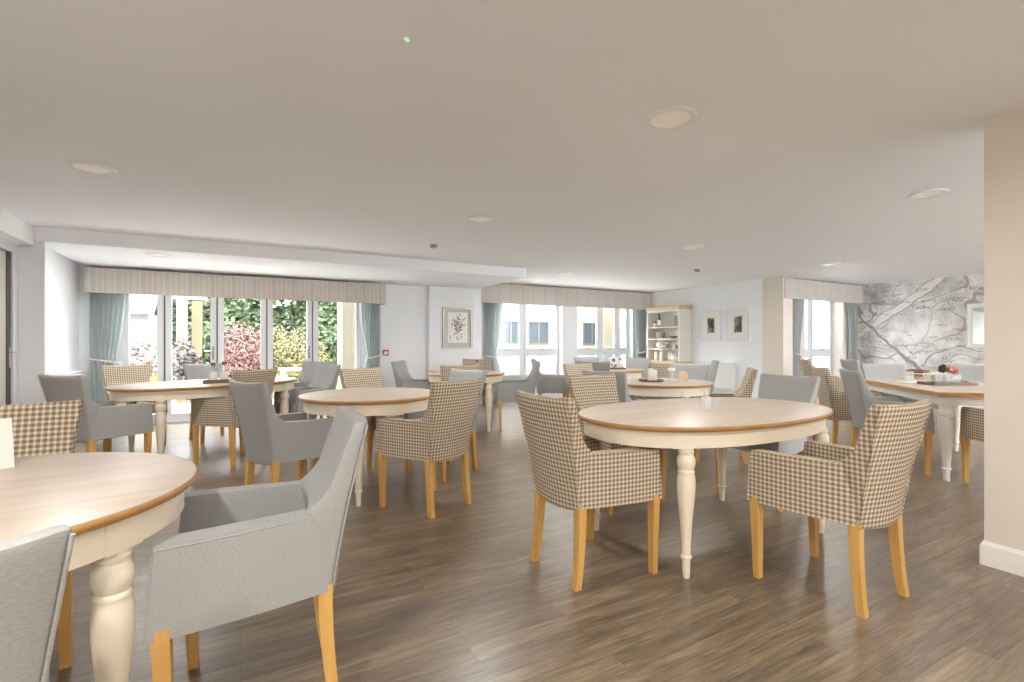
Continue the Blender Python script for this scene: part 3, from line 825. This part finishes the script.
# ------------------------------------------------------------------ dresser with its contents
DXF, DY0, DY1 = 8.09, 7.33, 8.27
t = empty('dresser', (0, 0, 0)); tag(t, 'cream dresser with open shelves and oak tops by the far corner', 'dresser')
bm = bmesh.new(); box(bm, 8.02, 8.46, DY0-.02, DY1+.02, .06, .745); box(bm, 8.05, 8.46, DY0, DY1, 0, .06); obj('base_cabinet', bm, M['creamgrey'], t, bevel=.004)
bm = bmesh.new(); box(bm, 7.99, 8.46, DY0-.04, DY1+.04, .745, .78); obj('worktop', bm, M['oakpale'], t, bevel=.005)
for i, (a, b) in enumerate(((DY0+.02, 7.79), (7.81, DY1-.02))):
    bm = bmesh.new(); box(bm, 8.0, 8.02, a, b, .10, .50); dr = obj('door', bm, M['creamgrey'], t, bevel=.004)
    bm = bmesh.new(); lathe(bm, [(0, 0), (.012, 0), (.008, .012), (.014, .022), (0, .026)], n=12); bmesh.ops.rotate(bm, verts=bm.verts[:], cent=(0, 0, 0), matrix=Matrix.Rotation(-PI/2, 3, 'Y')); k = obj('knob', bm, M['oakedge'], dr); k.location = (8.0, b-.06 if i == 0 else a+.06, .36)
    bm = bmesh.new(); box(bm, 8.0, 8.02, a, b, .53, .72); dr = obj('drawer', bm, M['creamgrey'], t, bevel=.004)
    bm = bmesh.new(); lathe(bm, [(0, 0), (.012, 0), (.008, .012), (.014, .022), (0, .026)], n=12); bmesh.ops.rotate(bm, verts=bm.verts[:], cent=(0, 0, 0), matrix=Matrix.Rotation(-PI/2, 3, 'Y')); k = obj('knob', bm, M['oakedge'], dr); k.location = (8.0, (a+b)/2, .62)
SH = (1.045, 1.265, 1.525)
bm = bmesh.new(); box(bm, 8.44, 8.46, DY0, DY1, .78, 1.9); obj('back_panel', bm, M['creamgrey'], t)
for y in (DY0, DY1-.03):
    bm = bmesh.new(); box(bm, DXF, 8.44, y, y+.03, .78, 1.9); obj('side_panel', bm, M['creamgrey'], t, bevel=.003)
bm = bmesh.new(); box(bm, DXF, 8.44, DY0+.03, DY1-.03, 1.85, 1.9); obj('top_rail', bm, M['creamgrey'], t, bevel=.003)
for z in SH:
    bm = bmesh.new(); box(bm, DXF+.01, 8.44, DY0+.03, DY1-.03, z-.022, z); obj('shelf', bm, M['creamgrey'], t, bevel=.003)
bm = bmesh.new()
loft(bm, [[(DXF-d, DY0-d, z), (8.46, DY0-d, z), (8.46, DY1+d, z), (DXF-d, DY1+d, z)] for d, z in ((0, 1.89), (.012, 1.90), (.03, 1.935), (.045, 1.945), (.045, 1.97))])
obj('cornice', bm, M['oakpale'], t, smooth=25)
def on_shelf(o, y, z, x=8.24): o.location = (x, y, z + .003); return o
on_shelf(bottle(0, 0, 'tall dark wine bottle on the top dresser shelf', .30, .038, 'bottle', 'bottle', 'wine_bottle'), 8.03, 1.525)
on_shelf(bottle(0, 0, 'small dark bottle beside the wine bottle on the dresser', .16, .035, 'bottle', 'china'), 8.12, 1.525, 8.2)
def photo_frame(y, z, w, h, label, x=8.3, m='basket'):
    t = empty('photo_frame', (x, y, z + .003), 0); tag(t, label, 'photo frame')
    bm = bmesh.new(); e = .018
    box(bm, -.01, .01, -w/2, w/2, 0, e); box(bm, -.01, .01, -w/2, w/2, h-e, h); box(bm, -.01, .01, -w/2, -w/2+e, e, h-e); box(bm, -.01, .01, w/2-e, w/2, e, h-e); obj('frame', bm, M['silver'], t, bevel=.002)
    bm = bmesh.new(); box(bm, -.002, .006, -w/2+e, w/2-e, e, h-e); obj('picture', bm, M[m], t)
    return t
photo_frame(7.60, 1.525, .2, .24, 'framed picture at the right of the top dresser shelf')
photo_frame(7.75, .78, .17, .2, 'white framed clock-like picture on the lowest dresser shelf', 8.28, 'mat')
bm = bmesh.new(); lathe(bm, [(0, 0), (.085, 0), (.10, .05), (.1, .14), (.085, .145), (.08, .01), (0, .01)], n=20); o = obj('basket', bm, M['basket']); tag(on_shelf(o, 8.0, 1.267), 'grey woven basket on the second dresser shelf', 'basket')
bm = bmesh.new(); lathe(bm, [(0, 0), (.04, 0), (.05, .01), (.10, .055), (.095, .057), (.05, .018), (0, .018)], n=20); o = obj('bowl', bm, M['ink']); tag(on_shelf(o, 7.62, 1.265), 'low grey bowl on the second dresser shelf', 'bowl')
bm = bmesh.new(); lathe(bm, [(0, 0), (.05, 0), (.085, .04), (.09, .08), (.06, .13), (.035, .14), (.04, .155)], n=20); o = obj('vase', bm, M['china']); tag(on_shelf(o, 8.0, 1.048), 'round white vase on the third dresser shelf', 'vase')
bm = bmesh.new(); lathe(bm, [(0, 0), (.05, 0), (.07, .03), (.068, .085), (.04, .1), (0, .11)], n=18); o = obj('jar', bm, M['basket']); tag(on_shelf(o, 7.80, 1.045), 'grey lidded jar next to the round white vase', 'jar')
on_shelf(cup(0, 0, 'dark mug at the right of the third dresser shelf', .035, .09, 'inkdark', 'mug', 0, .95), 7.52, 1.045)
on_shelf(cup(0, 0, 'white beaker beside the dark mug on the dresser', .035, .12, 'china', 'beaker', 0, .9), 7.60, 1.045)
def jug(y, label, h, r):
    t = empty('jug', (8.22, y, .782)); tag(t, label, 'jug', 'white jugs on the lowest dresser shelf')
    bm = bmesh.new(); lathe(bm, [(0, 0), (r*.8, 0), (r, h*.3), (r*.8, h*.75), (r*.72, h*.85), (r*.85, h), (r*.8, h), (r*.66, h*.85), (0, h*.8)], n=18); obj('body', bm, M['china'], t)
    bm = bmesh.new(); tube(bm, [(0, -r*.75, h*.85), (0, -r*1.5, h*.8), (0, -r*1.6, h*.5), (0, -r*.95, h*.3)], .008, 6); obj('handle', bm, M['china'], t)
jug(8.10, 'leftmost tall white jug on the lowest dresser shelf', .2, .05)
jug(7.95, 'white jug second from the left on the lowest dresser shelf', .22, .045)
t = empty('teapot', (8.2, 7.55, .782)); tag(t, 'white teapot at the right of the lowest dresser shelf', 'teapot')
bm = bmesh.new(); lathe(bm, [(0, 0), (.05, 0), (.085, .05), (.08, .10), (.05, .125), (0, .13)], n=20); obj('body', bm, M['china'], t)
bm = bmesh.new(); lathe(bm, [(.045, .125), (.04, .135), (.01, .14), (.014, .155), (0, .16)], n=14); obj('lid', bm, M['china'], t)
bm = bmesh.new(); tube(bm, [(0, .07, .06), (0, .115, .09), (0, .13, .125)], .013, 8); obj('spout', bm, M['china'], t)
bm = bmesh.new(); tube(bm, [(0, -.07, .1), (0, -.12, .1), (0, -.125, .06), (0, -.08, .045)], .008, 6); obj('handle', bm, M['china'], t)

# ------------------------------------------------------------------ wall things
def picture(loc, w, h, rz, label, style, fw=.03, m='silver'):
    """hangs on a wall; local X along the wall, local -Y out of the wall"""
    t = empty('framed_print', loc, rz); tag(t, label, 'picture')
    bm = bmesh.new()
    for (a, b, c, d) in ((-w/2, w/2, 0, fw), (-w/2, w/2, h-fw, h), (-w/2, -w/2+fw, fw, h-fw), (w/2-fw, w/2, fw, h-fw)): box(bm, a, b, -.03, 0, c, d)
    obj('frame', bm, M[m], t, bevel=.006)
    bm = bmesh.new(); box(bm, -w/2+fw-.002, w/2-fw+.002, -.014, -.004, fw-.002, h-fw+.002); mt = obj('mount', bm, M['matgrey'] if style == 'flower' else M['mat'], t)
    if style == 'flower':
        bm = bmesh.new(); box(bm, -w*.33, w*.33, -.016, -.014, h*.14, h*.88); obj('paper', bm, M['mat'], mt)
        bm = bmesh.new()
        for k in range(150):
            z = random.gauss(.52, .17)*h; x = random.gauss(0, .075)*w*(1 + .8*random.random())
            if not h*.18 < z < h*.84: continue
            r = random.uniform(.004, .016); a0 = random.random()*6
            bm.faces.new([bm.verts.new((x + r*math.cos(a0+q*PI/3)*(1.6 if q % 2 else .7), -.0175, z + r*math.sin(a0+q*PI/3)*(1.6 if q % 2 else .7))) for q in range(6)])
        tube(bm, [(0.01, -.0175, h*.2), (-.02, -.0175, h*.5), (.03, -.0175, h*.8)], .002, 5)
        obj('flower_drawing', bm, M['ink'], mt, smooth=0)
    else:
        bm = bmesh.new(); box(bm, -w*.17, w*.17, -.016, -.014, h*.26, h*.76); obj('print', bm, M['basket'], mt)
        bm = bmesh.new()
        for k in range(70):
            x = random.uniform(-.15, .15)*w; z = random.uniform(.28, .74)*h; r = random.uniform(.006, .02)
            if style == 'b' and x < -.02*w and random.random() < .7: continue
            bm.faces.new([bm.verts.new((x + r*math.cos(q*1.57+k), -.0172, z + 1.6*r*math.sin(q*1.57+k))) for q in range(4)])
        obj('printed_shapes', bm, M['inkdark'], mt, smooth=0)
    bm = bmesh.new(); box(bm, -w/2+fw, w/2-fw, -.0215, -.0205, fw, h-fw); obj('glazing', bm, M['pglass'], t, smooth=0)
    return t
picture((3.545, 8.497, 1.065), .60, .77, 0, 'silver framed flower print on the wall between the windows', 'flower', .045)
picture((8.467, 6.82, 1.215), .49, .615, -PI/2, 'left one of the two white framed prints right of the dresser', 'a', .022, 'upvc')
picture((8.467, 6.19, 1.215), .50, .615, -PI/2, 'right one of the two white framed prints right of the dresser', 'b', .022, 'upvc')
t = empty('wall_mirror', (11.097, 3.28, 1.09), -PI/2); tag(t, 'white framed mirror on the map mural, cut by the pillar', 'mirror')
bm = bmesh.new(); w, h = .68, .76
for d0, d1, y in ((0, .03, .045), (.03, .07, .03)):
    for (a, b, c, d) in ((-w/2+d0, w/2-d0, d0, d1), (-w/2+d0, w/2-d0, h-d1, h-d0), (-w/2+d0, -w/2+d1, d1, h-d1), (w/2-d1, w/2-d0, d1, h-d1)): box(bm, a, b, -y, 0, c, d)
obj('frame', bm, M['trimw'], t, bevel=.005)
bm = bmesh.new(); box(bm, -w/2+.065, w/2-.065, -.015, -.004, .065, h-.065); obj('mirror_glass', bm, M['mirror'], t)
# fire call point and switch
t = empty('fire_call_point', (2.225, 8.597, 1.0)); tag(t, 'small red and white fire call point right of the garden doors', 'call point')
bm = bmesh.new(); box(bm, -.05, .05, -.035, 0, -.05, .05); obj('housing', bm, M['red'], t, bevel=.006)
bm = bmesh.new(); box(bm, -.03, .03, -.039, -.034, -.03, .022); obj('press_panel', bm, M['whiteplastic'], t, bevel=.001)
t = empty('light_switch', (2.46, 8.597, 1.0)); tag(t, 'white wall switch right of the red call point', 'switch')
bm = bmesh.new(); box(bm, -.043, .043, -.01, 0, -.043, .043); obj('plate', bm, M['whiteplastic'], t, bevel=.003)
bm = bmesh.new(); box(bm, -.012, .012, -.016, -.009, -.02, .02); obj('rocker', bm, M['whiteplastic'], t, bevel=.002)
def radiator(loc, L, h, rz, label):
    t = empty('radiator', loc, rz); tag(t, label, 'radiator', 'white panel radiators')
    bm = bmesh.new(); n = int(L/.035)
    box(bm, -L/2, L/2, -.07, -.055, 0, h)
    for k in range(n): x = -L/2 + (k+.5)*L/n; box(bm, x-.010, x+.010, -.076, -.068, .03, h-.03)
    obj('front_panel', bm, M['whiteplastic'], t, bevel=.003)
    bm = bmesh.new(); box(bm, -L/2, L/2, -.10, -.002, h, h+.012); obj('top_grille', bm, M['whiteplastic'], t, bevel=.003)
    for s in (-1, 1):
        bm = bmesh.new(); box(bm, s*L/2-.006, s*L/2+.006, -.08, -.01, 0, h); obj('end_panel', bm, M['whiteplastic'], t, bevel=.002)
        bm = bmesh.new(); tube(bm, [(s*(L/2-.05), -.04, .02), (s*(L/2-.05), -.04, -loc[2])], .011, 8); obj('pipe', bm, M['whiteplastic'], t)
radiator((8.467, 6.75, .24), 1.02, .54, -PI/2, 'white radiator under the two framed prints')
radiator((-1.897, 8.05, .2), .9, .60, PI/2, 'white radiator on the left bay wall behind the grey armchair')

# ------------------------------------------------------------------ ceiling things
LIGHTS = [(-.87, 4.27, 'downlight at the left, above the foreground tables'), (1.98, 1.85, 'large nearest downlight above the oval table'), (2.0, 4.24, 'downlight in the middle, left of the smoke detector'),
 (4.77, 1.80, 'downlight close to the pillar top'), (4.86, 4.19, 'thin-looking downlight right of centre'), (7.75, 4.11, 'downlight nearest the map mural'), (4.87, 6.92, 'faint far downlight before the casement window valance')]
for i, (x, y, l) in enumerate(LIGHTS + [(-.84, 6.93+.1, 'small downlight in the lowered ceiling by the garden doors')]):
    z = CZ if i < 7 else LZ
    t = empty('downlight', (x, y, z)); tag(t, l, 'downlight', 'round recessed ceiling downlights')
    bm = bmesh.new(); lathe(bm, [(.098, -.004), (.10, -.012), (.120, -.012), (.128, -.006), (.128, 0), (.098, 0)], n=40, cap=False); obj('trim_ring', bm, M['whiteplastic'], t)
    bm = bmesh.new(); lathe(bm, [(0, -.005), (.1, -.005), (.1, -.001), (0, -.001)], n=40, cap=False); obj('diffuser', bm, M['lampface'], t)
for x, y, l in ((2.0, 5.53, 'grey-white smoke detector above the middle-left tables'), (6.31, 5.35, 'smoke detector right of centre near the far ceiling')):
    t = empty('smoke_detector', (x, y, CZ)); tag(t, l, 'smoke detector', 'ceiling smoke detectors')
    bm = bmesh.new(); lathe(bm, [(0, -.022), (.055, -.022), (.058, -.018), (.058, 0)], n=24); obj('base_plate', bm, M['whiteplastic'], t)
    bm = bmesh.new(); lathe(bm, [(0, -.062), (.03, -.06), (.042, -.05), (.042, -.03), (.05, -.022)], n=24); obj('sensor_head', bm, M['metal'], t)
t = empty('indicator_downlight', (.568, 1.869, CZ)); tag(t, 'tiny green lit lamp in the ceiling', 'indicator light')
bm = bmesh.new(); lathe(bm, [(.008, -.004), (.014, -.004), (.016, 0)], n=16, cap=False); obj('bezel', bm, M['whiteplastic'], t)
bm = bmesh.new(); lathe(bm, [(0, -.008), (.006, -.006), (.008, 0)], n=12); obj('lens', bm, M['led'], t)

# ------------------------------------------------------------------ outside
sboxes('ground', [(-40, 50, 8.95, 60, -.25, -.10)], M['lawn'])['label'] = 'garden lawn'
sboxes('path', [(-12, 9, 8.95, 11.6, -.10, -.02)], M['patio'])['label'] = 'paved terrace outside the doors'
def foliage(bm, c, rad, n, s):
    for k in range(n):
        v = Vector((random.gauss(0, 1), random.gauss(0, 1), random.gauss(0, 1))).normalized()
        q = random.uniform(.55, 1.0)
        p = Vector((c[0] + v.x*rad[0]*q, c[1] + v.y*rad[1]*q, c[2] + v.z*rad[2]*q))
        if p.z < 0: continue
        nrm = (v + Vector((random.gauss(0, .5), random.gauss(0, .5), random.gauss(.3, .5)))).normalized()
        a = nrm.orthogonal().normalized(); a = Matrix.Rotation(random.random()*6.28, 3, nrm) @ a; b = nrm.cross(a)
        ss = s*random.uniform(.6, 1.3)
        bm.faces.new([bm.verts.new(p + a*ss), bm.verts.new(p + b*ss*.55), bm.verts.new(p - a*ss), bm.verts.new(p - b*ss*.55)])
def plant(name, x, y, blobs, m, label, cat, leaf=.09, n=900, trunk=None):
    t = empty(name, (x, y, -.1)); tag(t, label, cat)
    bm = bmesh.new()
    for (cx, cy, cz, rx, ry, rz) in blobs: foliage(bm, (cx, cy, cz), (rx, ry, rz), n, leaf)
    f = obj('foliage', bm, M[m], t, smooth=0); f['kind'] = 'stuff'
    bm = bmesh.new()
    h = trunk or .6
    tube(bm, [(0, 0, 0), (.03, .02, h*.5), (0, .03, h)], .03 + h*.02, 8)
    for k in range(4):
        a = k*1.6; tube(bm, [(0, .02, h*.6), (.25*math.cos(a)*h*.5, .25*math.sin(a)*h*.5, h*1.1)], .02, 6)
    obj('trunk', bm, M['bark'], t)
    return t
plant('tree', -2.75, 17.6, [(0, 0, 2.6, 1.2, 1.2, 2.2), (.2, -.3, 1.2, 1.1, 1, 1.2)], 'leafd', 'green tree left of the pergola posts, beyond the garden', 'tree', .09, 8500, 1.6)
plant('tree', .0, 17.0, [(0, 0, 2.7, 1.25, 1.2, 2.2), (-.1, -.3, 1.3, 1.15, 1, 1.3)], 'leafg', 'bright green tree behind the pink shrub', 'tree', .09, 9000, 1.6)
plant('tree', 2.5, 17.3, [(0, 0, 2.9, 1.2, 1.2, 2.2), (.05, -.3, 1.4, 1.15, 1, 1.4)], 'leafg', 'green tree behind the yellow shrub', 'tree', .09, 9000, 1.6)
plant('tree', 3.9, 19.9, [(0, 0, 2.9, 1.35, 1.2, 2.4), (-.05, -.3, 1.2, 1.3, 1, 1.3)], 'leafd', 'dark green tree seen through the last door leaf', 'tree', .09, 9000, 1.6)
for hx, hm in ((-5.6, 'leafd'), (-1.4, 'leafd'), (2.8, 'leafg'), (7.0, 'leafd')):
    plant('hedge', hx, 24.0, [(-.95, 0, 1.4, .9, .7, 1.7), (0, 0, 1.6, 1.2, .7, 1.9), (.95, 0, 1.4, .9, .7, 1.7)], hm, {-5.6: 'farthest left stretch of tall hedge beyond the garden', -1.4: 'tall hedge stretch behind the pergola', 2.8: 'bright tall hedge stretch behind the shrubs', 7.0: 'tall hedge stretch beyond the rendered pier'}[hx], 'hedge', .15, 3000, 1.4)
plant('acer_shrub', .0, 12.3, [(0, 0, .98, .56, .5, .75), (-.1, -.15, .55, .5, .4, .5)], 'leafp', 'pink-leaved shrub seen through the third door leaf', 'shrub', .034, 3600, .6)
plant('yellow_shrub', .70, 13.9, [(0, 0, 1.05, .55, .5, .75)], 'leafy', 'yellow-green shrub just behind the pink one', 'shrub', .034, 3000, .7)
plant('yellow_shrub', 1.28, 12.6, [(0, 0, .85, .6, .5, .8), (.2, -.1, .6, .5, .4, .6)], 'leafy', 'broad yellow-green shrub seen through the fourth door leaf', 'shrub', .034, 3000, .6)
plant('flowering_shrub', -1.75, 11.5, [(0, 0, .75, .5, .4, .65)], 'blossom', 'pale blossoming shrub beside the left curtain', 'shrub', .045, 1000, .5)
plant('yellow_flower_clump', -1.30, 10.6, [(0, 0, .45, .3, .3, .3)], 'yellow', 'low yellow flower clump behind the gingham chair at the doors', 'flowers', .04, 500, .3)
plant('dusky_shrub', -.75, 11.0, [(0, 0, .6, .26, .25, .5), (-.2, .05, .9, .26, .25, .5)], 'leafo', 'dusky purple shrub at the foot of the pergola posts', 'shrub', .04, 800, .5)
# pergola
t = empty('pergola', (0, 0, -.1)); tag(t, 'timber pergola with square posts and rafters outside the doors', 'pergola')
for x, y in ((-1.03, 11.9), (-.80, 12.3), (-2.15, 12.2)):
    bm = bmesh.new(); box(bm, x-.09, x+.09, y-.09, y+.09, 0, 2.15); obj('post', bm, M['timber'], t, bevel=.008)
bm = bmesh.new(); box(bm, -3.4, -.6, 11.83, 11.93, 2.15, 2.33); obj('beam', bm, M['renderw'], t, bevel=.008)
for k in range(6):
    x = -3.2 + k*.5; bm = bmesh.new(); box(bm, x-.03, x+.03, 11.5, 13.2, 2.33, 2.45); obj('rafter', bm, M['timber'], t, bevel=.005)
# shed
t = empty('garden_shed', (-3.0, 14.2, -.1)); tag(t, 'pale boarded garden shed at the left of the garden', 'shed')
bm = bmesh.new(); box(bm, -1.2, 1.2, -.8, .8, 0, 1.95); obj('walls', bm, M['renderw'], t, bevel=.01)
bm = bmesh.new(); loft(bm, [[(x, -1.0, 1.9), (x, 0, 2.5), (x, 1.0, 1.9), (x, 1.0, 1.98), (x, 0, 2.6), (x, -1.0, 1.98)] for x in (-1.35, 1.35)]); obj('roof', bm, M['roofgrey'], t)
bm = bmesh.new(); box(bm, .35, .75, -.83, -.80, .95, 1.75); obj('window', bm, M['extglass'], t)
# rendered wing of the building at the right of the doors
t = empty('rendered_pier', (0, 0, -.1)); tag(t, 'cream rendered pier just outside the last door leaf', 'pier')
bm = bmesh.new(); box(bm, 1.62, 2.5, 9.3, 9.8, 0, 2.9); obj('shaft', bm, M['render'], t, bevel=.01)
bm = bmesh.new(); box(bm, 1.58, 2.54, 9.26, 9.84, 0, .15); obj('plinth', bm, M['patio'], t, bevel=.01)
# outdoor table and bench
t = empty('garden_table', (1.15, 10.3, -.02)); tag(t, 'pale rattan garden table on the terrace', 'table')
bm = bmesh.new(); box(bm, -.5, .5, -.32, .32, .66, .70); obj('tabletop', bm, M['rattan'], t, bevel=.01)
for sx in (-1, 1):
    for sy in (-1, 1):
        bm = bmesh.new(); box(bm, sx*.44-.025, sx*.44+.025, sy*.27-.025, sy*.27+.025, 0, .66); obj('leg', bm, M['rattan'], t)
# neighbouring building seen through the casement windows
t = empty('building', (0, 0, -.1)); tag(t, 'pale rendered building with dark windows across the courtyard', 'building')
bm = bmesh.new(); box(bm, 6.2, 24, 17, 22, 0, 7); obj('wall', bm, M['render'], t)
for x, z0 in ((9.35, 1.0), (10.65, 1.0), (13.4, 1.0), (15.6, 1.0)):
    bm = bmesh.new()
    for (a, b, c, d) in ((-.5, .5, 0, .06), (-.5, .5, .9, .96), (-.5, -.44, .06, .9), (.44, .5, .06, .9), (-.03, .03, .06, .9)): box(bm, x+a, x+b, 16.95, 17.02, z0+.2+c, z0+.2+d)
    f = obj('window', bm, M['darkmetal'], t)
    bm = bmesh.new(); box(bm, x-.45, x+.45, 16.98, 17.0, z0+.25, z0+1.11); obj('pane', bm, M['extglass'], f)
bm = bmesh.new(); box(bm, 6.1, 24.1, 16.9, 17.0, 0, .8); obj('plinth', bm, M['renderw'], t)
bm = bmesh.new(); box(bm, 5.9, 24.3, 16.6, 22.3, 7, 7.3); obj('roof', bm, M['roofgrey'], t)
t = empty('building', (0, 0, -.1)); tag(t, 'grey clad building close outside the mural window', 'building')
bm = bmesh.new(); box(bm, 12.6, 24, 10.5, 14.5, 0, 6); obj('wall', bm, M['renderw'], t)
for x in (14.0, 16.2, 18.4, 20.6):
    bm = bmesh.new(); box(bm, x-.55, x+.55, 10.46, 10.52, 1.0, 2.3); f = obj('window', bm, M['darkmetal'], t)
    bm = bmesh.new(); box(bm, x-.5, x+.5, 10.44, 10.47, 1.05, 2.25); obj('pane', bm, M['extglass'], f)
bm = bmesh.new(); box(bm, 12.4, 24.2, 10.2, 14.7, 6, 6.3); obj('roof', bm, M['roofgrey'], t)

# ------------------------------------------------------------------ light
w = bpy.data.worlds.new('sky'); scn.world = w; w.use_nodes = True
bg = w.node_tree.nodes['Background']; bg.inputs[0].default_value = (.90, .95, 1.0, 1); bg.inputs[1].default_value = 5.0
sun = bpy.data.lights.new('sun', 'SUN'); sun.energy = 3.0; sun.angle = R(8); sun.color = (1, .96, .9)
so = bpy.data.objects.new('sun', sun); col.objects.link(so); so.rotation_euler = (R(36), 0, R(-30)); so['kind'] = 'helper'
def lamp(x, y, z, e, colr, r=.1, parent=None):
    l = bpy.data.lights.new('lamp', 'AREA'); l.shape = 'DISK'; l.size = r*2; l.energy = e; l.color = colr; l.spread = R(170)
    o = bpy.data.objects.new('lamp', l); col.objects.link(o); o.location = (x, y, z)
    return o
for (x, y, _) in LIGHTS: lamp(x, y, CZ-.016, 2.2 if y < 3 else 5, (1, .975, .95))
lamp(-.84, 7.03, LZ-.016, 4, (1, .95, .9))
for x, y in ((-.87, .4), (-.87, -1.2), (1.98, -.5), (1.98, -2.6), (-.87, -2.6), (7.75, 1.8), (7.75, -.6)): lamp(x, y, CZ-.016, 9, (1, .955, .905))  # extra lamps out of view, added to brighten the near and right parts

# ------------------------------------------------------------------ camera
cam = bpy.data.cameras.new('camera'); cam.sensor_width = 36; cam.lens = 490/1024*36; cam.shift_y = 2/1024; cam.clip_start = .05
co = bpy.data.objects.new('camera', cam); col.objects.link(co); co.location = (0, 0, 1.17); co.rotation_euler = (R(90), 0, R(-29)); scn.camera = co
vs = scn.view_settings; vs.view_transform = 'Standard'; vs.look = 'None'; vs.gamma = 1; vs.use_curve_mapping = False; vs.exposure = 2.08
scn.cycles.max_bounces = 14; scn.cycles.diffuse_bounces = 10; scn.cycles.transparent_max_bounces = 16
scn.cycles.use_denoising = True
